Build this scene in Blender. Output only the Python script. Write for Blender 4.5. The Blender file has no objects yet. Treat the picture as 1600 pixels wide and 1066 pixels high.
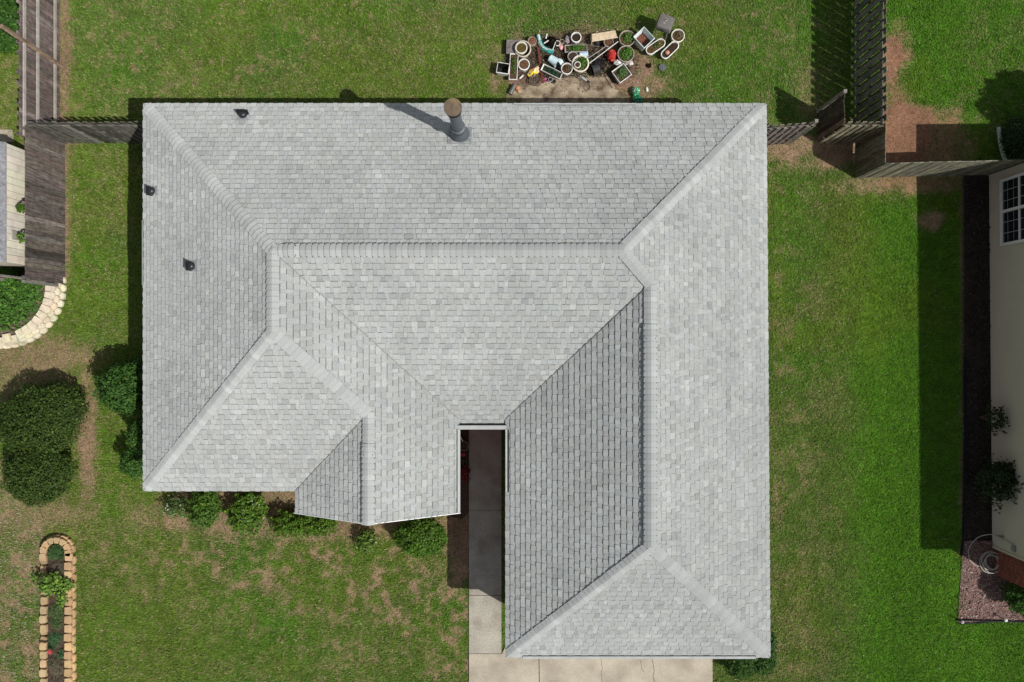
import bpy, math, random
import numpy as np
from mathutils import Vector, Matrix, Euler
random.seed(7); RNG = np.random.default_rng(11)
PI = math.pi
# ------------------------------------------------------------------ camera, sky, sun, exposure
SC = bpy.context.scene; COL = SC.collection
H = 22.0; FPX = 1066.67
cam = bpy.data.objects.new('camera', bpy.data.cameras.new('camera')); COL.objects.link(cam)
cam.location = (0, 0, H); cam.rotation_euler = (0, 0, 0)
cam.data.lens = 24; cam.data.sensor_width = 36; cam.data.clip_start = 0.1; cam.data.clip_end = 2000
SC.camera = cam
SUN = Vector((.556, -.317, .769)).normalized()
el = math.asin(SUN.z); az = math.atan2(SUN.x, SUN.y)
W = bpy.data.worlds.new('World'); SC.world = W; W.use_nodes = True
nt = W.node_tree; bg = nt.nodes['Background']
sky = nt.nodes.new('ShaderNodeTexSky'); sky.sky_type = 'NISHITA'; sky.sun_disc = False
sky.sun_elevation = el; sky.sun_rotation = az
hsv = nt.nodes.new('ShaderNodeHueSaturation'); hsv.inputs['Saturation'].default_value = .42   # hazy pale sky
nt.links.new(sky.outputs[0], hsv.inputs['Color']); nt.links.new(hsv.outputs[0], bg.inputs[0]); bg.inputs[1].default_value = 0.088
sd = bpy.data.lights.new('sun', 'SUN'); sd.energy = 3.9; sd.angle = math.radians(.5); sd.color = (1, .975, .93)
so = bpy.data.objects.new('sun', sd); COL.objects.link(so); so.location = (10, -10, 30)
so.rotation_euler = SUN.to_track_quat('Z', 'Y').to_euler()
SC.view_settings.view_transform = 'Standard'; SC.view_settings.look = 'None'
SC.view_settings.exposure = 0.22; SC.view_settings.gamma = 1
SC.render.resolution_x = 1024; SC.render.resolution_y = 682

# ------------------------------------------------------------------ helpers
def P(px, py, z=0.0):
    """photo position of a thing at height z -> its ground plan x, y"""
    d = H - z
    return ((px-800)*d/FPX, (533-py)*d/FPX)

class MB:
    def __init__(s): s.v = []; s.f = []; s.m = []; s.c = []
    def add(s, vs, fs, m=0, c=None):
        o = len(s.v); s.v.extend([tuple(a) for a in vs])
        for f in fs: s.f.append([i+o for i in f]); s.m.append(m); s.c.append(c if c else (1, 1, 1))
        return s
    def box(s, c, size, rz=0.0, m=0, col=None, M=None, taper=1.0):
        x, y, z = [a/2 for a in size]; R = M if M is not None else Matrix.Rotation(rz, 3, 'Z'); C = Vector(c)
        vs = []
        for dz in (-1, 1):
            t = taper if dz > 0 else 1
            for dx, dy in ((-1, -1), (1, -1), (1, 1), (-1, 1)): vs.append(C + R @ Vector((dx*x*t, dy*y*t, dz*z)))
        return s.add(vs, [(3, 2, 1, 0), (4, 5, 6, 7), (0, 1, 5, 4), (1, 2, 6, 5), (2, 3, 7, 6), (3, 0, 4, 7)], m, col)
    def bar(s, a, b, w, h, m=0, col=None):
        a = Vector(a); b = Vector(b); d = b-a; L = d.length
        q = d.to_track_quat('X', 'Z').to_matrix()
        return s.box((a+b)/2, (L, w, h), M=q, m=m, col=col)
    def prism(s, poly, z0, z1, m=0, col=None, s0=1.0):
        n = len(poly); cx = sum(p[0] for p in poly)/n; cy = sum(p[1] for p in poly)/n
        vs = [(cx+(x-cx)*s0, cy+(y-cy)*s0, z0) for x, y in poly] + [(x, y, z1) for x, y in poly]
        return s.add(vs, [list(range(n))[::-1], list(range(n, 2*n))] + [(i, (i+1) % n, n+(i+1) % n, n+i) for i in range(n)], m, col)
    def lathe(s, prof, c=(0, 0, 0), n=28, m=0, col=None, M=None, sx=1, sy=1, wob=0, closed=False):
        C = Vector(c); vs = []; fs = []
        for r, z in prof:
            for i in range(n):
                a = 2*PI*i/n; rr = r*(1+wob*math.sin(3*a+z*9))
                v = Vector((rr*math.cos(a)*sx, rr*math.sin(a)*sy, z))
                vs.append(C + (M @ v if M is not None else v))
        k = len(prof)
        for j in range(k-1):
            for i in range(n): fs.append((j*n+i, j*n+(i+1) % n, (j+1)*n+(i+1) % n, (j+1)*n+i))
        if closed: fs.append(list(range(n))[::-1]); fs.append([(k-1)*n+i for i in range(n)])
        return s.add(vs, fs, m, col)
    def tube(s, pts, r, n=8, m=0, col=None, cap=True):
        pts = [Vector(p) for p in pts]; vs = []; fs = []; K = len(pts)
        for k, p in enumerate(pts):
            d = (pts[min(k+1, K-1)]-pts[max(k-1, 0)]).normalized()
            u = d.cross(Vector((0, 0, 1)));
            if u.length < 1e-3: u = Vector((1, 0, 0))
            u.normalize(); w = u.cross(d); rr = r[k] if isinstance(r, (list, tuple)) else r
            for i in range(n): a = 2*PI*i/n; vs.append(p+(u*math.cos(a)+w*math.sin(a))*rr)
        for k in range(K-1):
            for i in range(n): fs.append((k*n+i, k*n+(i+1) % n, (k+1)*n+(i+1) % n, (k+1)*n+i))
        if cap: fs.append(list(range(n))); fs.append([(K-1)*n+i for i in range(n)][::-1])
        return s.add(vs, fs, m, col)
    def build(s, name, mats, parent=None, smooth=False):
        me = bpy.data.meshes.new(name); me.from_pydata(s.v, [], s.f)
        for m in (mats if isinstance(mats, (list, tuple)) else [mats]): me.materials.append(m)
        me.polygons.foreach_set('material_index', s.m)
        at = me.attributes.new('Col', 'FLOAT_COLOR', 'FACE')
        c = np.ones((len(s.f), 4), np.float32); c[:, :3] = np.array(s.c, np.float32); at.data.foreach_set('color', c.ravel())
        if smooth: me.polygons.foreach_set('use_smooth', [True]*len(s.f))
        me.update()
        o = bpy.data.objects.new(name, me); COL.objects.link(o)
        if parent is not None: o.parent = parent
        if smooth:
            try: me.set_sharp_from_angle(angle=math.radians(40))
            except Exception: pass
        return o

def tag(o, label, cat, group=None, kind=None):
    if label: o['label'] = label
    if cat: o['category'] = cat
    if group: o['group'] = group
    if kind: o['kind'] = kind
    return o
def thing(name, label, cat, loc=(0, 0, 0), rz=0.0, group=None):
    o = bpy.data.objects.new(name, None); o.empty_display_size = .2; COL.objects.link(o)
    o.location = loc; o.rotation_euler = (0, 0, rz); return tag(o, label, cat, group)
def struct(o): o['kind'] = 'structure'; return o

def numesh(name, V, F, mat, fcol, parent=None):
    """big mesh from numpy arrays; F is (n, k) with constant k"""
    me = bpy.data.meshes.new(name); n, k = F.shape
    me.vertices.add(len(V)); me.vertices.foreach_set('co', V.astype(np.float32).ravel())
    me.loops.add(n*k); me.loops.foreach_set('vertex_index', F.astype(np.int32).ravel())
    me.polygons.add(n); me.polygons.foreach_set('loop_start', np.arange(0, n*k, k, dtype=np.int32))
    at = me.attributes.new('Col', 'FLOAT_COLOR', 'FACE'); c = np.ones((n, 4), np.float32); c[:, :3] = fcol
    at.data.foreach_set('color', c.ravel()); me.materials.append(mat); me.update(calc_edges=True)
    o = bpy.data.objects.new(name, me); COL.objects.link(o)
    if parent is not None: o.parent = parent
    return o

# ------------------------------------------------------------------ materials
def mat(name, base=(.5, .5, .5), rough=.8, var=.0, scale=8.0, spec=.3, bump=0.0, bscale=60.0, attr=True, stretch=None,
        metal=0.0, grain=0.0, gscale=90.0, trans=0.0, stain=None, stscale=1.2, stlo=.45, sthi=.7, drough=0.0):
    m = bpy.data.materials.new(name); m.use_nodes = True; t = m.node_tree; N = t.nodes; L = t.links
    b = N['Principled BSDF']; b.inputs['Roughness'].default_value = rough; b.inputs['Metallic'].default_value = metal
    b.inputs['Specular IOR Level'].default_value = spec
    rgb = N.new('ShaderNodeRGB'); rgb.outputs[0].default_value = (*base, 1); out = rgb.outputs[0]
    tc = N.new('ShaderNodeTexCoord'); co = tc.outputs['Object']
    if stretch:
        mp = N.new('ShaderNodeMapping'); mp.inputs['Scale'].default_value = stretch; L.new(co, mp.inputs[0]); cs = mp.outputs[0]
    else: cs = co
    def mul(a, fac_out):
        x = N.new('ShaderNodeMix'); x.data_type = 'RGBA'; x.blend_type = 'MULTIPLY'; x.inputs[0].default_value = 1
        L.new(a, x.inputs[6]); L.new(fac_out, x.inputs[7]); return x.outputs[2]
    def noise(sc, lo, hi, src, det=4):
        n = N.new('ShaderNodeTexNoise'); n.inputs['Scale'].default_value = sc; n.inputs['Detail'].default_value = det; L.new(src, n.inputs['Vector'])
        r = N.new('ShaderNodeMapRange'); r.inputs[1].default_value = .3; r.inputs[2].default_value = .7
        r.inputs[3].default_value = lo; r.inputs[4].default_value = hi; L.new(n.outputs[0], r.inputs[0]); return r.outputs[0], n.outputs[0]
    if attr:
        a = N.new('ShaderNodeAttribute'); a.attribute_name = 'Col'; out = mul(out, a.outputs['Color'])
    if var: o2, _ = noise(scale, 1-var, 1+var, cs); out = mul(out, o2)
    if grain: o3, _ = noise(gscale, 1-grain, 1+grain, co, 2); out = mul(out, o3)
    if stain:
        _, raw = noise(stscale, 0, 1, co, 6)
        r = N.new('ShaderNodeMapRange'); r.inputs[1].default_value = stlo; r.inputs[2].default_value = sthi; L.new(raw, r.inputs[0])
        x = N.new('ShaderNodeMix'); x.data_type = 'RGBA'; L.new(r.outputs[0], x.inputs[0]); L.new(out, x.inputs[6]); x.inputs[7].default_value = (*stain, 1); out = x.outputs[2]
    L.new(out, b.inputs['Base Color']); b.inputs['Diffuse Roughness'].default_value = drough
    if trans:
        tr = N.new('ShaderNodeBsdfTranslucent'); L.new(out, tr.inputs[0]); mx = N.new('ShaderNodeMixShader'); mx.inputs[0].default_value = trans
        L.new(b.outputs[0], mx.inputs[1]); L.new(tr.outputs[0], mx.inputs[2]); L.new(mx.outputs[0], N['Material Output'].inputs[0])
    if bump:
        _, raw = noise(bscale, 0, 1, cs); bp = N.new('ShaderNodeBump'); bp.inputs['Strength'].default_value = bump; bp.inputs['Distance'].default_value = .02
        L.new(raw, bp.inputs['Height']); L.new(bp.outputs[0], b.inputs['Normal'])
    return m

M_shingle = mat('shingle', (1, 1, 1), .95, .085, .45, .1, grain=.13, gscale=30, bump=.35, bscale=60, drough=.55)
M_cap = mat('cap_shingle', (1, 1, 1), .95, .05, 1.2, .1, grain=.10, gscale=40, bump=.2, bscale=70, drough=.55)
M_white = mat('white_paint', (.78, .78, .76), .5, .05, 3)
M_black = mat('black_plastic', (.012, .012, .014), .85, .1, 9)
M_dark = mat('dark_void', (.01, .01, .01), .9)
M_metal = mat('grey_sheet_metal', (.10, .115, .13), .5, .18, 6, .5, metal=.25)
M_rust = mat('rusty_cap', (.125, .092, .062), .7, .25, 8, .3, stain=(.20, .145, .065), stscale=4)
M_brick = mat('brick', (.22, .07, .045), .9, .3, 14, grain=.2, gscale=9)
M_wood = mat('weathered_wood', (1, 1, 1), .92, .55, 7, .1, bump=.5, bscale=30, stretch=(6, 6, .35), grain=.22, gscale=6)
M_ply = mat('lumber', (1, 1, 1), .9, .2, 6, .1)
M_leaf = mat('leaf', (1, 1, 1), .6, .0, spec=.2, trans=.2)
M_grass = mat('grass_blade', (1, 1, 1), .6, .0, spec=.2, trans=.12)
M_stem = mat('stem', (.12, .08, .05), .9, .3, 20)
M_soil = mat('soil', (.075, .05, .035), .95, .45, 25, .1, grain=.4, gscale=90, bump=.8)
M_conc = mat('concrete', (.39, .345, .27), .92, .14, 1.6, .15, grain=.15, gscale=28, bump=.2, stain=(.24, .20, .155), stscale=1.1, stlo=.48, sthi=.8)
M_walk = mat('aggregate_concrete', (.35, .325, .27), .95, .14, 1.5, .1, grain=.26, gscale=30, bump=.3, stain=(.22, .19, .155), stscale=1.3, stlo=.5, sthi=.75)
M_patio = mat('patio_concrete', (.33, .265, .185), .95, .28, 2.5, .1, grain=.18, gscale=25, stain=(.11, .078, .052), stscale=2.6, stlo=.42, sthi=.66)
M_joint = mat('joint', (.10, .08, .06), .95, .3, 10)
M_mulch = mat('mulch', (.16, .10, .085), .95, .4, 12, .1, grain=.45, gscale=45, bump=.8)
M_chip = mat('bark_chip', (1, 1, 1), .9, .2, 20)
M_block = mat('cast_block', (1, 1, 1), .95, .16, 6, .1, grain=.14, gscale=40, bump=.4, stain=(.20, .16, .10), stscale=3, stlo=.56, sthi=.85)
M_siding = mat('siding', (.52, .48, .37), .6, .03, 2)
M_shed = mat('shed_wall', (.66, .62, .50), .8, .10, 3, stain=(.45, .40, .33), stscale=2.5, stlo=.5, sthi=.8)
M_roofgrey = mat('grey_roofing', (.20, .20, .215), .9, .2, 6, grain=.25, gscale=15)
M_glass = mat('window_glass', (.012, .016, .018), .08, .3, 4, .6)
M_pot = mat('pot_plastic', (1, 1, 1), .6, .22, 7, .25, grain=.14, gscale=30)
M_bag = mat('bag_plastic', (1, 1, 1), .35, .2, 14, .5, bump=.4, bscale=20)
M_iron = mat('iron_tool', (.10, .10, .10), .6, .3, 12, metal=.3)
M_steel = mat('pale_metal', (.42, .42, .41), .45, .15, 10, metal=.4)
M_hose = mat('hose', (.42, .40, .34), .55, .1, 10)

# ------------------------------------------------------------------ numpy noise
_T = np.random.default_rng(3).random((256, 256))
def vnoise(x, y):
    xi = np.floor(x).astype(int); yi = np.floor(y).astype(int); fx = x-xi; fy = y-yi
    fx = fx*fx*(3-2*fx); fy = fy*fy*(3-2*fy); g = lambda a, b: _T[a & 255, b & 255]
    return (g(xi, yi)*(1-fx)+g(xi+1, yi)*fx)*(1-fy)+(g(xi, yi+1)*(1-fx)+g(xi+1, yi+1)*fx)*fy
def fbm(x, y, s, seed=0, o=4):
    r = 0; a = .5; t = 0
    for i in range(o):
        r = r+a*vnoise(x*s+seed*17.3+i*5.1, y*s+seed*9.7-i*3.3); t += a; a *= .55; s *= 2.1
    return r/t
def sst(a, b, x): t = np.clip((x-a)/(b-a), 0, 1); return t*t*(3-2*t)
def ell(X, Y, px, py, rx, ry, soft=.35, n=None, amp=.9):
    d = 1-np.sqrt(((X-px)/rx)**2+((Y-py)/ry)**2)
    if n is not None: d = d+amp*(n-.5)
    return sst(-soft, soft, d)

def ground_masks(x, y):
    """x, y ground plan -> dirt, straw, lush, red, dark masks (0..1)"""
    X = 800+x*FPX/H; Y = 533-y*FPX/H
    n1 = fbm(x, y, 1.1, 1, 5); n2 = fbm(x, y, 2.6, 2, 5); n3 = fbm(x, y, .45, 3, 4); n4 = fbm(x, y, 5.5, 4, 3); n5 = fbm(x, y, 6.5, 12, 3); n6 = .5*n2+.5*n5
    dirt = np.zeros_like(x)
    def add(m, w=1.0):
        nonlocal dirt; dirt = np.maximum(dirt, m*w)
    add(sst(17, 2, np.abs(X-100)+26*(n6-.5)*2)*sst(460, 430, Y), .85)                 # foot of left fences
    add(ell(X, Y, 55, 560, 95, 34, .6, n6, 1.6), .75)
    add(ell(X, Y, 50, 596, 84, 38, .5, n6, 1.4), .65)
    add(ell(X, Y, 136, 690, 17, 120, .6, n6, 1.4), .85)
    add(ell(X, Y, 30, 800, 120, 34, .6, n2, 1.6), .6)
    add(sst(.40, .60, n6)*ell(X, Y, 20, 920, 70, 210, .4), .75)
    add(sst(.40, .66, n6*.8+n4*.2)*ell(X, Y, 500, 865, 330, 78, .8, n1, .8), .85)
    add(sst(.42, .66, n6*.8+n4*.2)*ell(X, Y, 600, 920, 220, 125, .8, n1, .6), .82)
    add(sst(.42, .64, n6)*ell(X, Y, 705, 985, 60, 130, .6), .75); add(ell(X, Y, 1335, 222, 26, 34, .3), .9)
    add(ell(X, Y, 480, 800, 270, 46, .3, n2, .5), .8)                                    # under the front shrubs
    add(ell(X, Y, 718, 830, 24, 90, .4, n2, .6), .9)
    add(ell(X, Y, 895, 108, 122, 62, .25, n2, .5), 1.)                                    # junk pile
    add(ell(X, Y, 1000, 140, 40, 34, .5, n2, .8), .8)
    red = np.maximum(ell(X, Y, 1398, 95, 26, 50, .5, n6, 1.2), ell(X, Y, 1412, 208, 66, 86, .45, n1*.4+n6*.6, 1.0))
    red = np.maximum(red, ell(X, Y, 1470, 222, 48, 56, .5, n6, 1.4)*.85)*sst(1372, 1380, X)
    red = red*(1-ell(X, Y, 1455, 130, 48, 38, .3, n2, .6))
    add(red)
    add(ell(X, Y, 1420, 286, 115, 18, .6, n6, 1.5), .85)
    add(ell(X, Y, 1455, 345, 20, 16, .5, n2, 1.2), .9)
    add(ell(X, Y, 1235, 225, 50, 26, .5, n2, 1.0), .85); add(ell(X, Y, 1295, 235, 40, 30, .5, n2, .8), .9)
    add(ell(X, Y, 1265, 160, 22, 60, .5, n2, .8)*.4)
    add(sst(.52, .68, n6)*sst(1195, 1215, X)*sst(1330, 1230, X), .42)
    add(sst(1496, 1506, X+10*(n2-.5))*(Y > 270)*(Y < 870), .8)
    add(sst(.56, .72, n6)*sst(500, 100, Y)*(X < 1300), .5)
    # straw
    straw = sst(.42, .64, .5*n6+.3*n1+.2*n5)*np.where(X < 800, .52, .36)
    straw = np.where(X > 1195, sst(.42, .6, n1*.5+n2*.5)*sst(1400, 1230, X+60*(n3-.5))*.6, straw)
    straw = np.maximum(straw, sst(.35, .55, n1)*(X < 66)*(Y > 560)*.75)
    straw = np.maximum(straw, .32*sst(560, 640, X)*sst(1000, 700, X)*(Y < 170)*(n2 > .4))
    straw = np.where((X > 1385) & (Y < 250), .45*sst(1450, 1560, X+60*(n1-.5))*sst(.3, .6, n2), straw)
    # lush
    lush = sst(.45, .65, n3)*.6
    lush = np.maximum(lush, sst(1290, 1380, X+50*(n3-.5)))
    lush = np.maximum(lush, ell(X, Y, 130, 405, 26, 30, .5, n2, .5))
    lush = np.maximum(lush, ell(X, Y, 1408, 110, 40, 50, .5, n2, .6))
    yel = sst(.45, .62, fbm(x, y, .28, 8, 3))*.8
    yel = np.maximum(yel, ell(X, Y, 230, 1000, 160, 130, .6, n1, .8)*.8); yel = np.maximum(yel, ell(X, Y, 640, 1010, 150, 70, .7, n1, .8)*.5)
    stripe = np.where((X > 1270) & (Y > 270), .5+.5*np.sin((X-1300)/26.), .5)
    return dirt, straw, lush, red, n1, n2, n4, yel, stripe, X, Y

def green_col(lush, yel, stripe, n4, X):
    g0 = np.array([.096, .165, .024]); g1 = np.array([.076, .188, .011]); gy = np.array([.135, .185, .018])
    c = g0[None]*(1-lush[:, None])+g1[None]*lush[:, None]
    yy = np.clip(yel*.5, 0, 1)[:, None]; c = c*(1-yy)+gy[None]*yy
    return c*(.72+.56*n4[:, None])*(.93+.14*stripe[:, None])

# ------------------------------------------------------------------ ground (one sheet to the horizon)
gx = np.concatenate([[-320, -120, -50, -26], np.arange(-18.5, 18.51, .07), [26, 50, 120, 320]])
gy = np.concatenate([[-320, -120, -50, -20], np.arange(-12.6, 12.61, .07), [20, 50, 120, 320]])
GX, GY = np.meshgrid(gx, gy); nx, ny = len(gx), len(gy)
fx = GX.ravel(); fy = GY.ravel()
d, s_, lu, rd, n1, n2, n4, yl, st, X_, Y_ = ground_masks(fx, fy)
thatch = green_col(lu, yl, st, n4, X_)*.72
strawc = np.array([.21, .165, .085]); dirtc = np.array([.235, .145, .100]); redc = np.array([.205, .108, .066])
c = thatch*(1-.45*s_[:, None])+strawc[None]*.45*s_[:, None]
dc = dirtc[None]*(1-rd[:, None])+redc[None]*rd[:, None]; dc = dc*(.62+.76*n2[:, None])
c = c*(1-d[:, None])+dc*d[:, None]
pile = ell(X_, Y_, 890, 100, 105, 48, .3, n2, .5)[:, None]*.75; c = c*(1-pile)+np.array([.085, .062, .05])[None]*(.5+n4[:, None])*pile
bedm = (sst(1500, 1508, X_)*(Y_ > 270)*(Y_ < 868))[:, None]; c = c*(1-bedm)+np.array([.034, .027, .022])[None]*(.5+n4[:, None])*bedm  # mulch strip by the wall, house shade painted into its dark brown
fz = .03*(fbm(fx, fy, .8, 6, 3)-.5)*(np.abs(fx) < 18)*(np.abs(fy) < 12)
me = bpy.data.meshes.new('ground'); nv = nx*ny
me.vertices.add(nv); me.vertices.foreach_set('co', np.stack([fx, fy, fz-.02], 1).astype(np.float32).ravel())
ii, jj = np.meshgrid(np.arange(nx-1), np.arange(ny-1)); a = (jj*nx+ii).ravel()
F = np.stack([a, a+1, a+1+nx, a+nx], 1).astype(np.int32); nf = len(F)
me.loops.add(nf*4); me.loops.foreach_set('vertex_index', F.ravel()); me.polygons.add(nf)
me.polygons.foreach_set('loop_start', np.arange(0, nf*4, 4, dtype=np.int32))
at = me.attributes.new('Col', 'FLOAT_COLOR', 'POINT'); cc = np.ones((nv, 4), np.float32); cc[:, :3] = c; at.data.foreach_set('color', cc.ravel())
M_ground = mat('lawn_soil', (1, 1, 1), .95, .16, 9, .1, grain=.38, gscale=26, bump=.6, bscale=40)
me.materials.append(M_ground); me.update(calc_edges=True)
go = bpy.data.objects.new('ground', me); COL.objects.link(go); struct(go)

# ------------------------------------------------------------------ grass: short blades over the lawn (stuff)
def pblocks(x, y):
    X = 800+x*FPX/H; Y = 533-y*FPX/H
    b = ((x > -10.1) & (x < -1.9) & (y > -3.9) & (y < 6.4)) | ((x > -2.2) & (x < 6.9) & (y > -2) & (y < 6.4)) | ((x > .15) & (x < 6.9) & (y > -8.7) & (y < 0))
    b |= ((X > 734.5) & (X < 782) & (Y > 640)) | ((X > 731) & (X < 1114) & (Y > 1019))
    b |= ((X > 700) & (X < 733) & (Y > 640) & (Y < 800))
    b |= ((X > 1505) & (Y > 272)) & (Y < 972)
    b |= (x > 15.4) & (y < 5.3) & (y > -7.5)
    b |= ((X-6)/80)**2+((Y-448)/76)**2 < 1
    b |= (np.abs(X-94) < 24) & (Y > 832)
    b |= (x < -14.7) & (y > 2.3) & (y < 5.9)
    return b
NB = 1000000
bx = RNG.uniform(-17.2, 17.2, NB); by = RNG.uniform(-11.6, 11.6, NB)
keep = ~pblocks(bx, by); bx = bx[keep]; by = by[keep]
d, s_, lu, rd, n1, n2, n4, yl, st, X_, Y_ = ground_masks(bx, by)
keep = RNG.random(len(bx)) > d*.97
bx, by, s_, lu, n4, yl, st, X_, d, Y_ = [q[keep] for q in (bx, by, s_, lu, n4, yl, st, X_, d, Y_)]
n = len(bx)
vr = np.where((X_ > 1290), .5, .85)[:, None]
col = green_col(lu, yl, st, n4, X_)*(1.04-vr/2+vr*RNG.random((n, 1)))
isst = RNG.random(n) < (np.where(X_ > 1330, .015, .05)+.50*s_+.35*d)
sc_ = np.array([.30, .25, .115])*(.55+.7*RNG.random((n, 1))); col = np.where(isst[:, None], sc_, col)
pale = (RNG.random(n) < np.where((X_ < 66) & (Y_ > 760), .09, .004)); col = np.where(pale[:, None], np.array([.42, .38, .30])*(.7+.5*RNG.random((n, 1))), col)
ang = RNG.uniform(0, 2*PI, n); ln = RNG.uniform(.045, .10, n)*(1-.45*d)*np.where((X_ > 1290), .8, 1); wd = RNG.uniform(.007, .014, n); hh = RNG.uniform(.02, .06, n)*(1-.5*d)
dx = np.cos(ang); dy = np.sin(ang)
A = np.stack([bx-dy*wd, by+dx*wd, np.full(n, -.01)], 1); B = np.stack([bx+dy*wd, by-dx*wd, np.full(n, -.01)], 1)
Cc = np.stack([bx+dx*ln, by+dy*ln, hh], 1)
V = np.stack([A, B, Cc], 1).reshape(-1, 3); F = np.arange(3*n).reshape(n, 3)
gr = numesh('grass', V, F, M_grass, col)
tag(gr, 'short patchy green lawn grass with tan dry blades around the house', 'grass', kind='stuff')

# ------------------------------------------------------------------ paving
def sheet(name, poly, z0, z1, m): o = MB().prism(poly, z0, z1).build(name, m); return struct(o)
X0, Y0 = P(733, 664); X1, Y1 = P(783.5, 1021)
sheet('walkway', [(X0, -2.6), (X0, Y1), (X1, Y1), (X1, -2.6)], -.06, .03, M_walk)
XR = P(1113, 0)[0]
sheet('driveway', [(X0, Y1-.004), (X0, -14), (XR, -14), (XR, -8.70), (.3, -8.70), (X1+.02, Y1-.004)], -.07, .031, M_conc)
def line(name, pts, w, z=.034):
    mb = MB()
    for a_, b_ in zip(pts[:-1], pts[1:]):
        a_ = Vector((*a_, z)); b_ = Vector((*b_, z)); dd = (b_-a_).normalized(); nn = Vector((-dd.y, dd.x, 0))*w/2
        mb.add([a_+nn, a_-nn, b_-nn, b_+nn], [(0, 1, 2, 3)])
    return struct(mb.build(name, M_joint))
line('paving_joint', [P(842, 1022), P(843, 1080)], .026, .035)
line('paving_crack', [P(938, 1024), P(941, 1044), P(939, 1052), P(943, 1080)], .010, .035)
line('paving_crack', [P(1019, 1030), P(1022, 1048), P(1020, 1056), P(1026, 1080)], .014, .035)
line('paving_crack', [P(1000, 1030), P(1003, 1046), P(1007, 1050)], .01, .035)
line('paving_joint', [P(733, 930), P(783.5, 930)], .02, .034)
line('paving_joint', [P(733, 797), P(783.5, 797)], .015, .034)
line('paving_joint', [P(733, 1021), P(783.5, 1021)], .012, .036)
# patio slab under the pots, edge lost in dirt
pp = [P(792, 175), P(790, 150), P(797, 138), P(812, 132), P(835, 130), P(850, 124), P(862, 118), P(880, 116), P(905, 112), P(930, 108), P(948, 116), P(957, 128), P(962, 140), P(983, 150), P(985, 175)]
sheet('patio_slab', pp, -.08, .012, M_patio)
sheet('courtyard_bed', [P(700, 640), P(732.6, 640), P(732.6, 800), P(722, 812), P(700, 806)], -.08, .004, M_soil)

# ------------------------------------------------------------------ main house
ZE = 2.6; PT = .52; CT = 1/math.sqrt(1+PT*PT); ST = PT*CT
ROW = .163
house = thing('house', 'large one storey house under a pale grey shingled hip roof', 'house', (0, 0, 0))
def clip(poly, a, b, c):  # keep a*x+b*y <= c
    out = []
    for i in range(len(poly)):
        p, q = poly[i], poly[(i+1) % len(poly)]; dp = a*p[0]+b*p[1]-c; dq = a*q[0]+b*q[1]-c
        if dp <= 0: out.append(p)
        if (dp < 0 < dq) or (dq < 0 < dp):
            t = dp/(dp-dq); out.append((p[0]+(q[0]-p[0])*t, p[1]+(q[1]-p[1])*t))
    return out
def clip_convex(poly, hull):
    ar = sum(hull[i][0]*hull[(i+1) % len(hull)][1]-hull[(i+1) % len(hull)][0]*hull[i][1] for i in range(len(hull)))
    if ar < 0: hull = hull[::-1]
    for i in range(len(hull)):
        p, q = hull[i], hull[(i+1) % len(hull)]; nx_, ny_ = q[1]-p[1], -(q[0]-p[0])
        poly = clip(poly, nx_, ny_, nx_*p[0]+ny_*p[1]+1e-9)
        if len(poly) < 3: return []
    return poly
roof_mb = MB()
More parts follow.
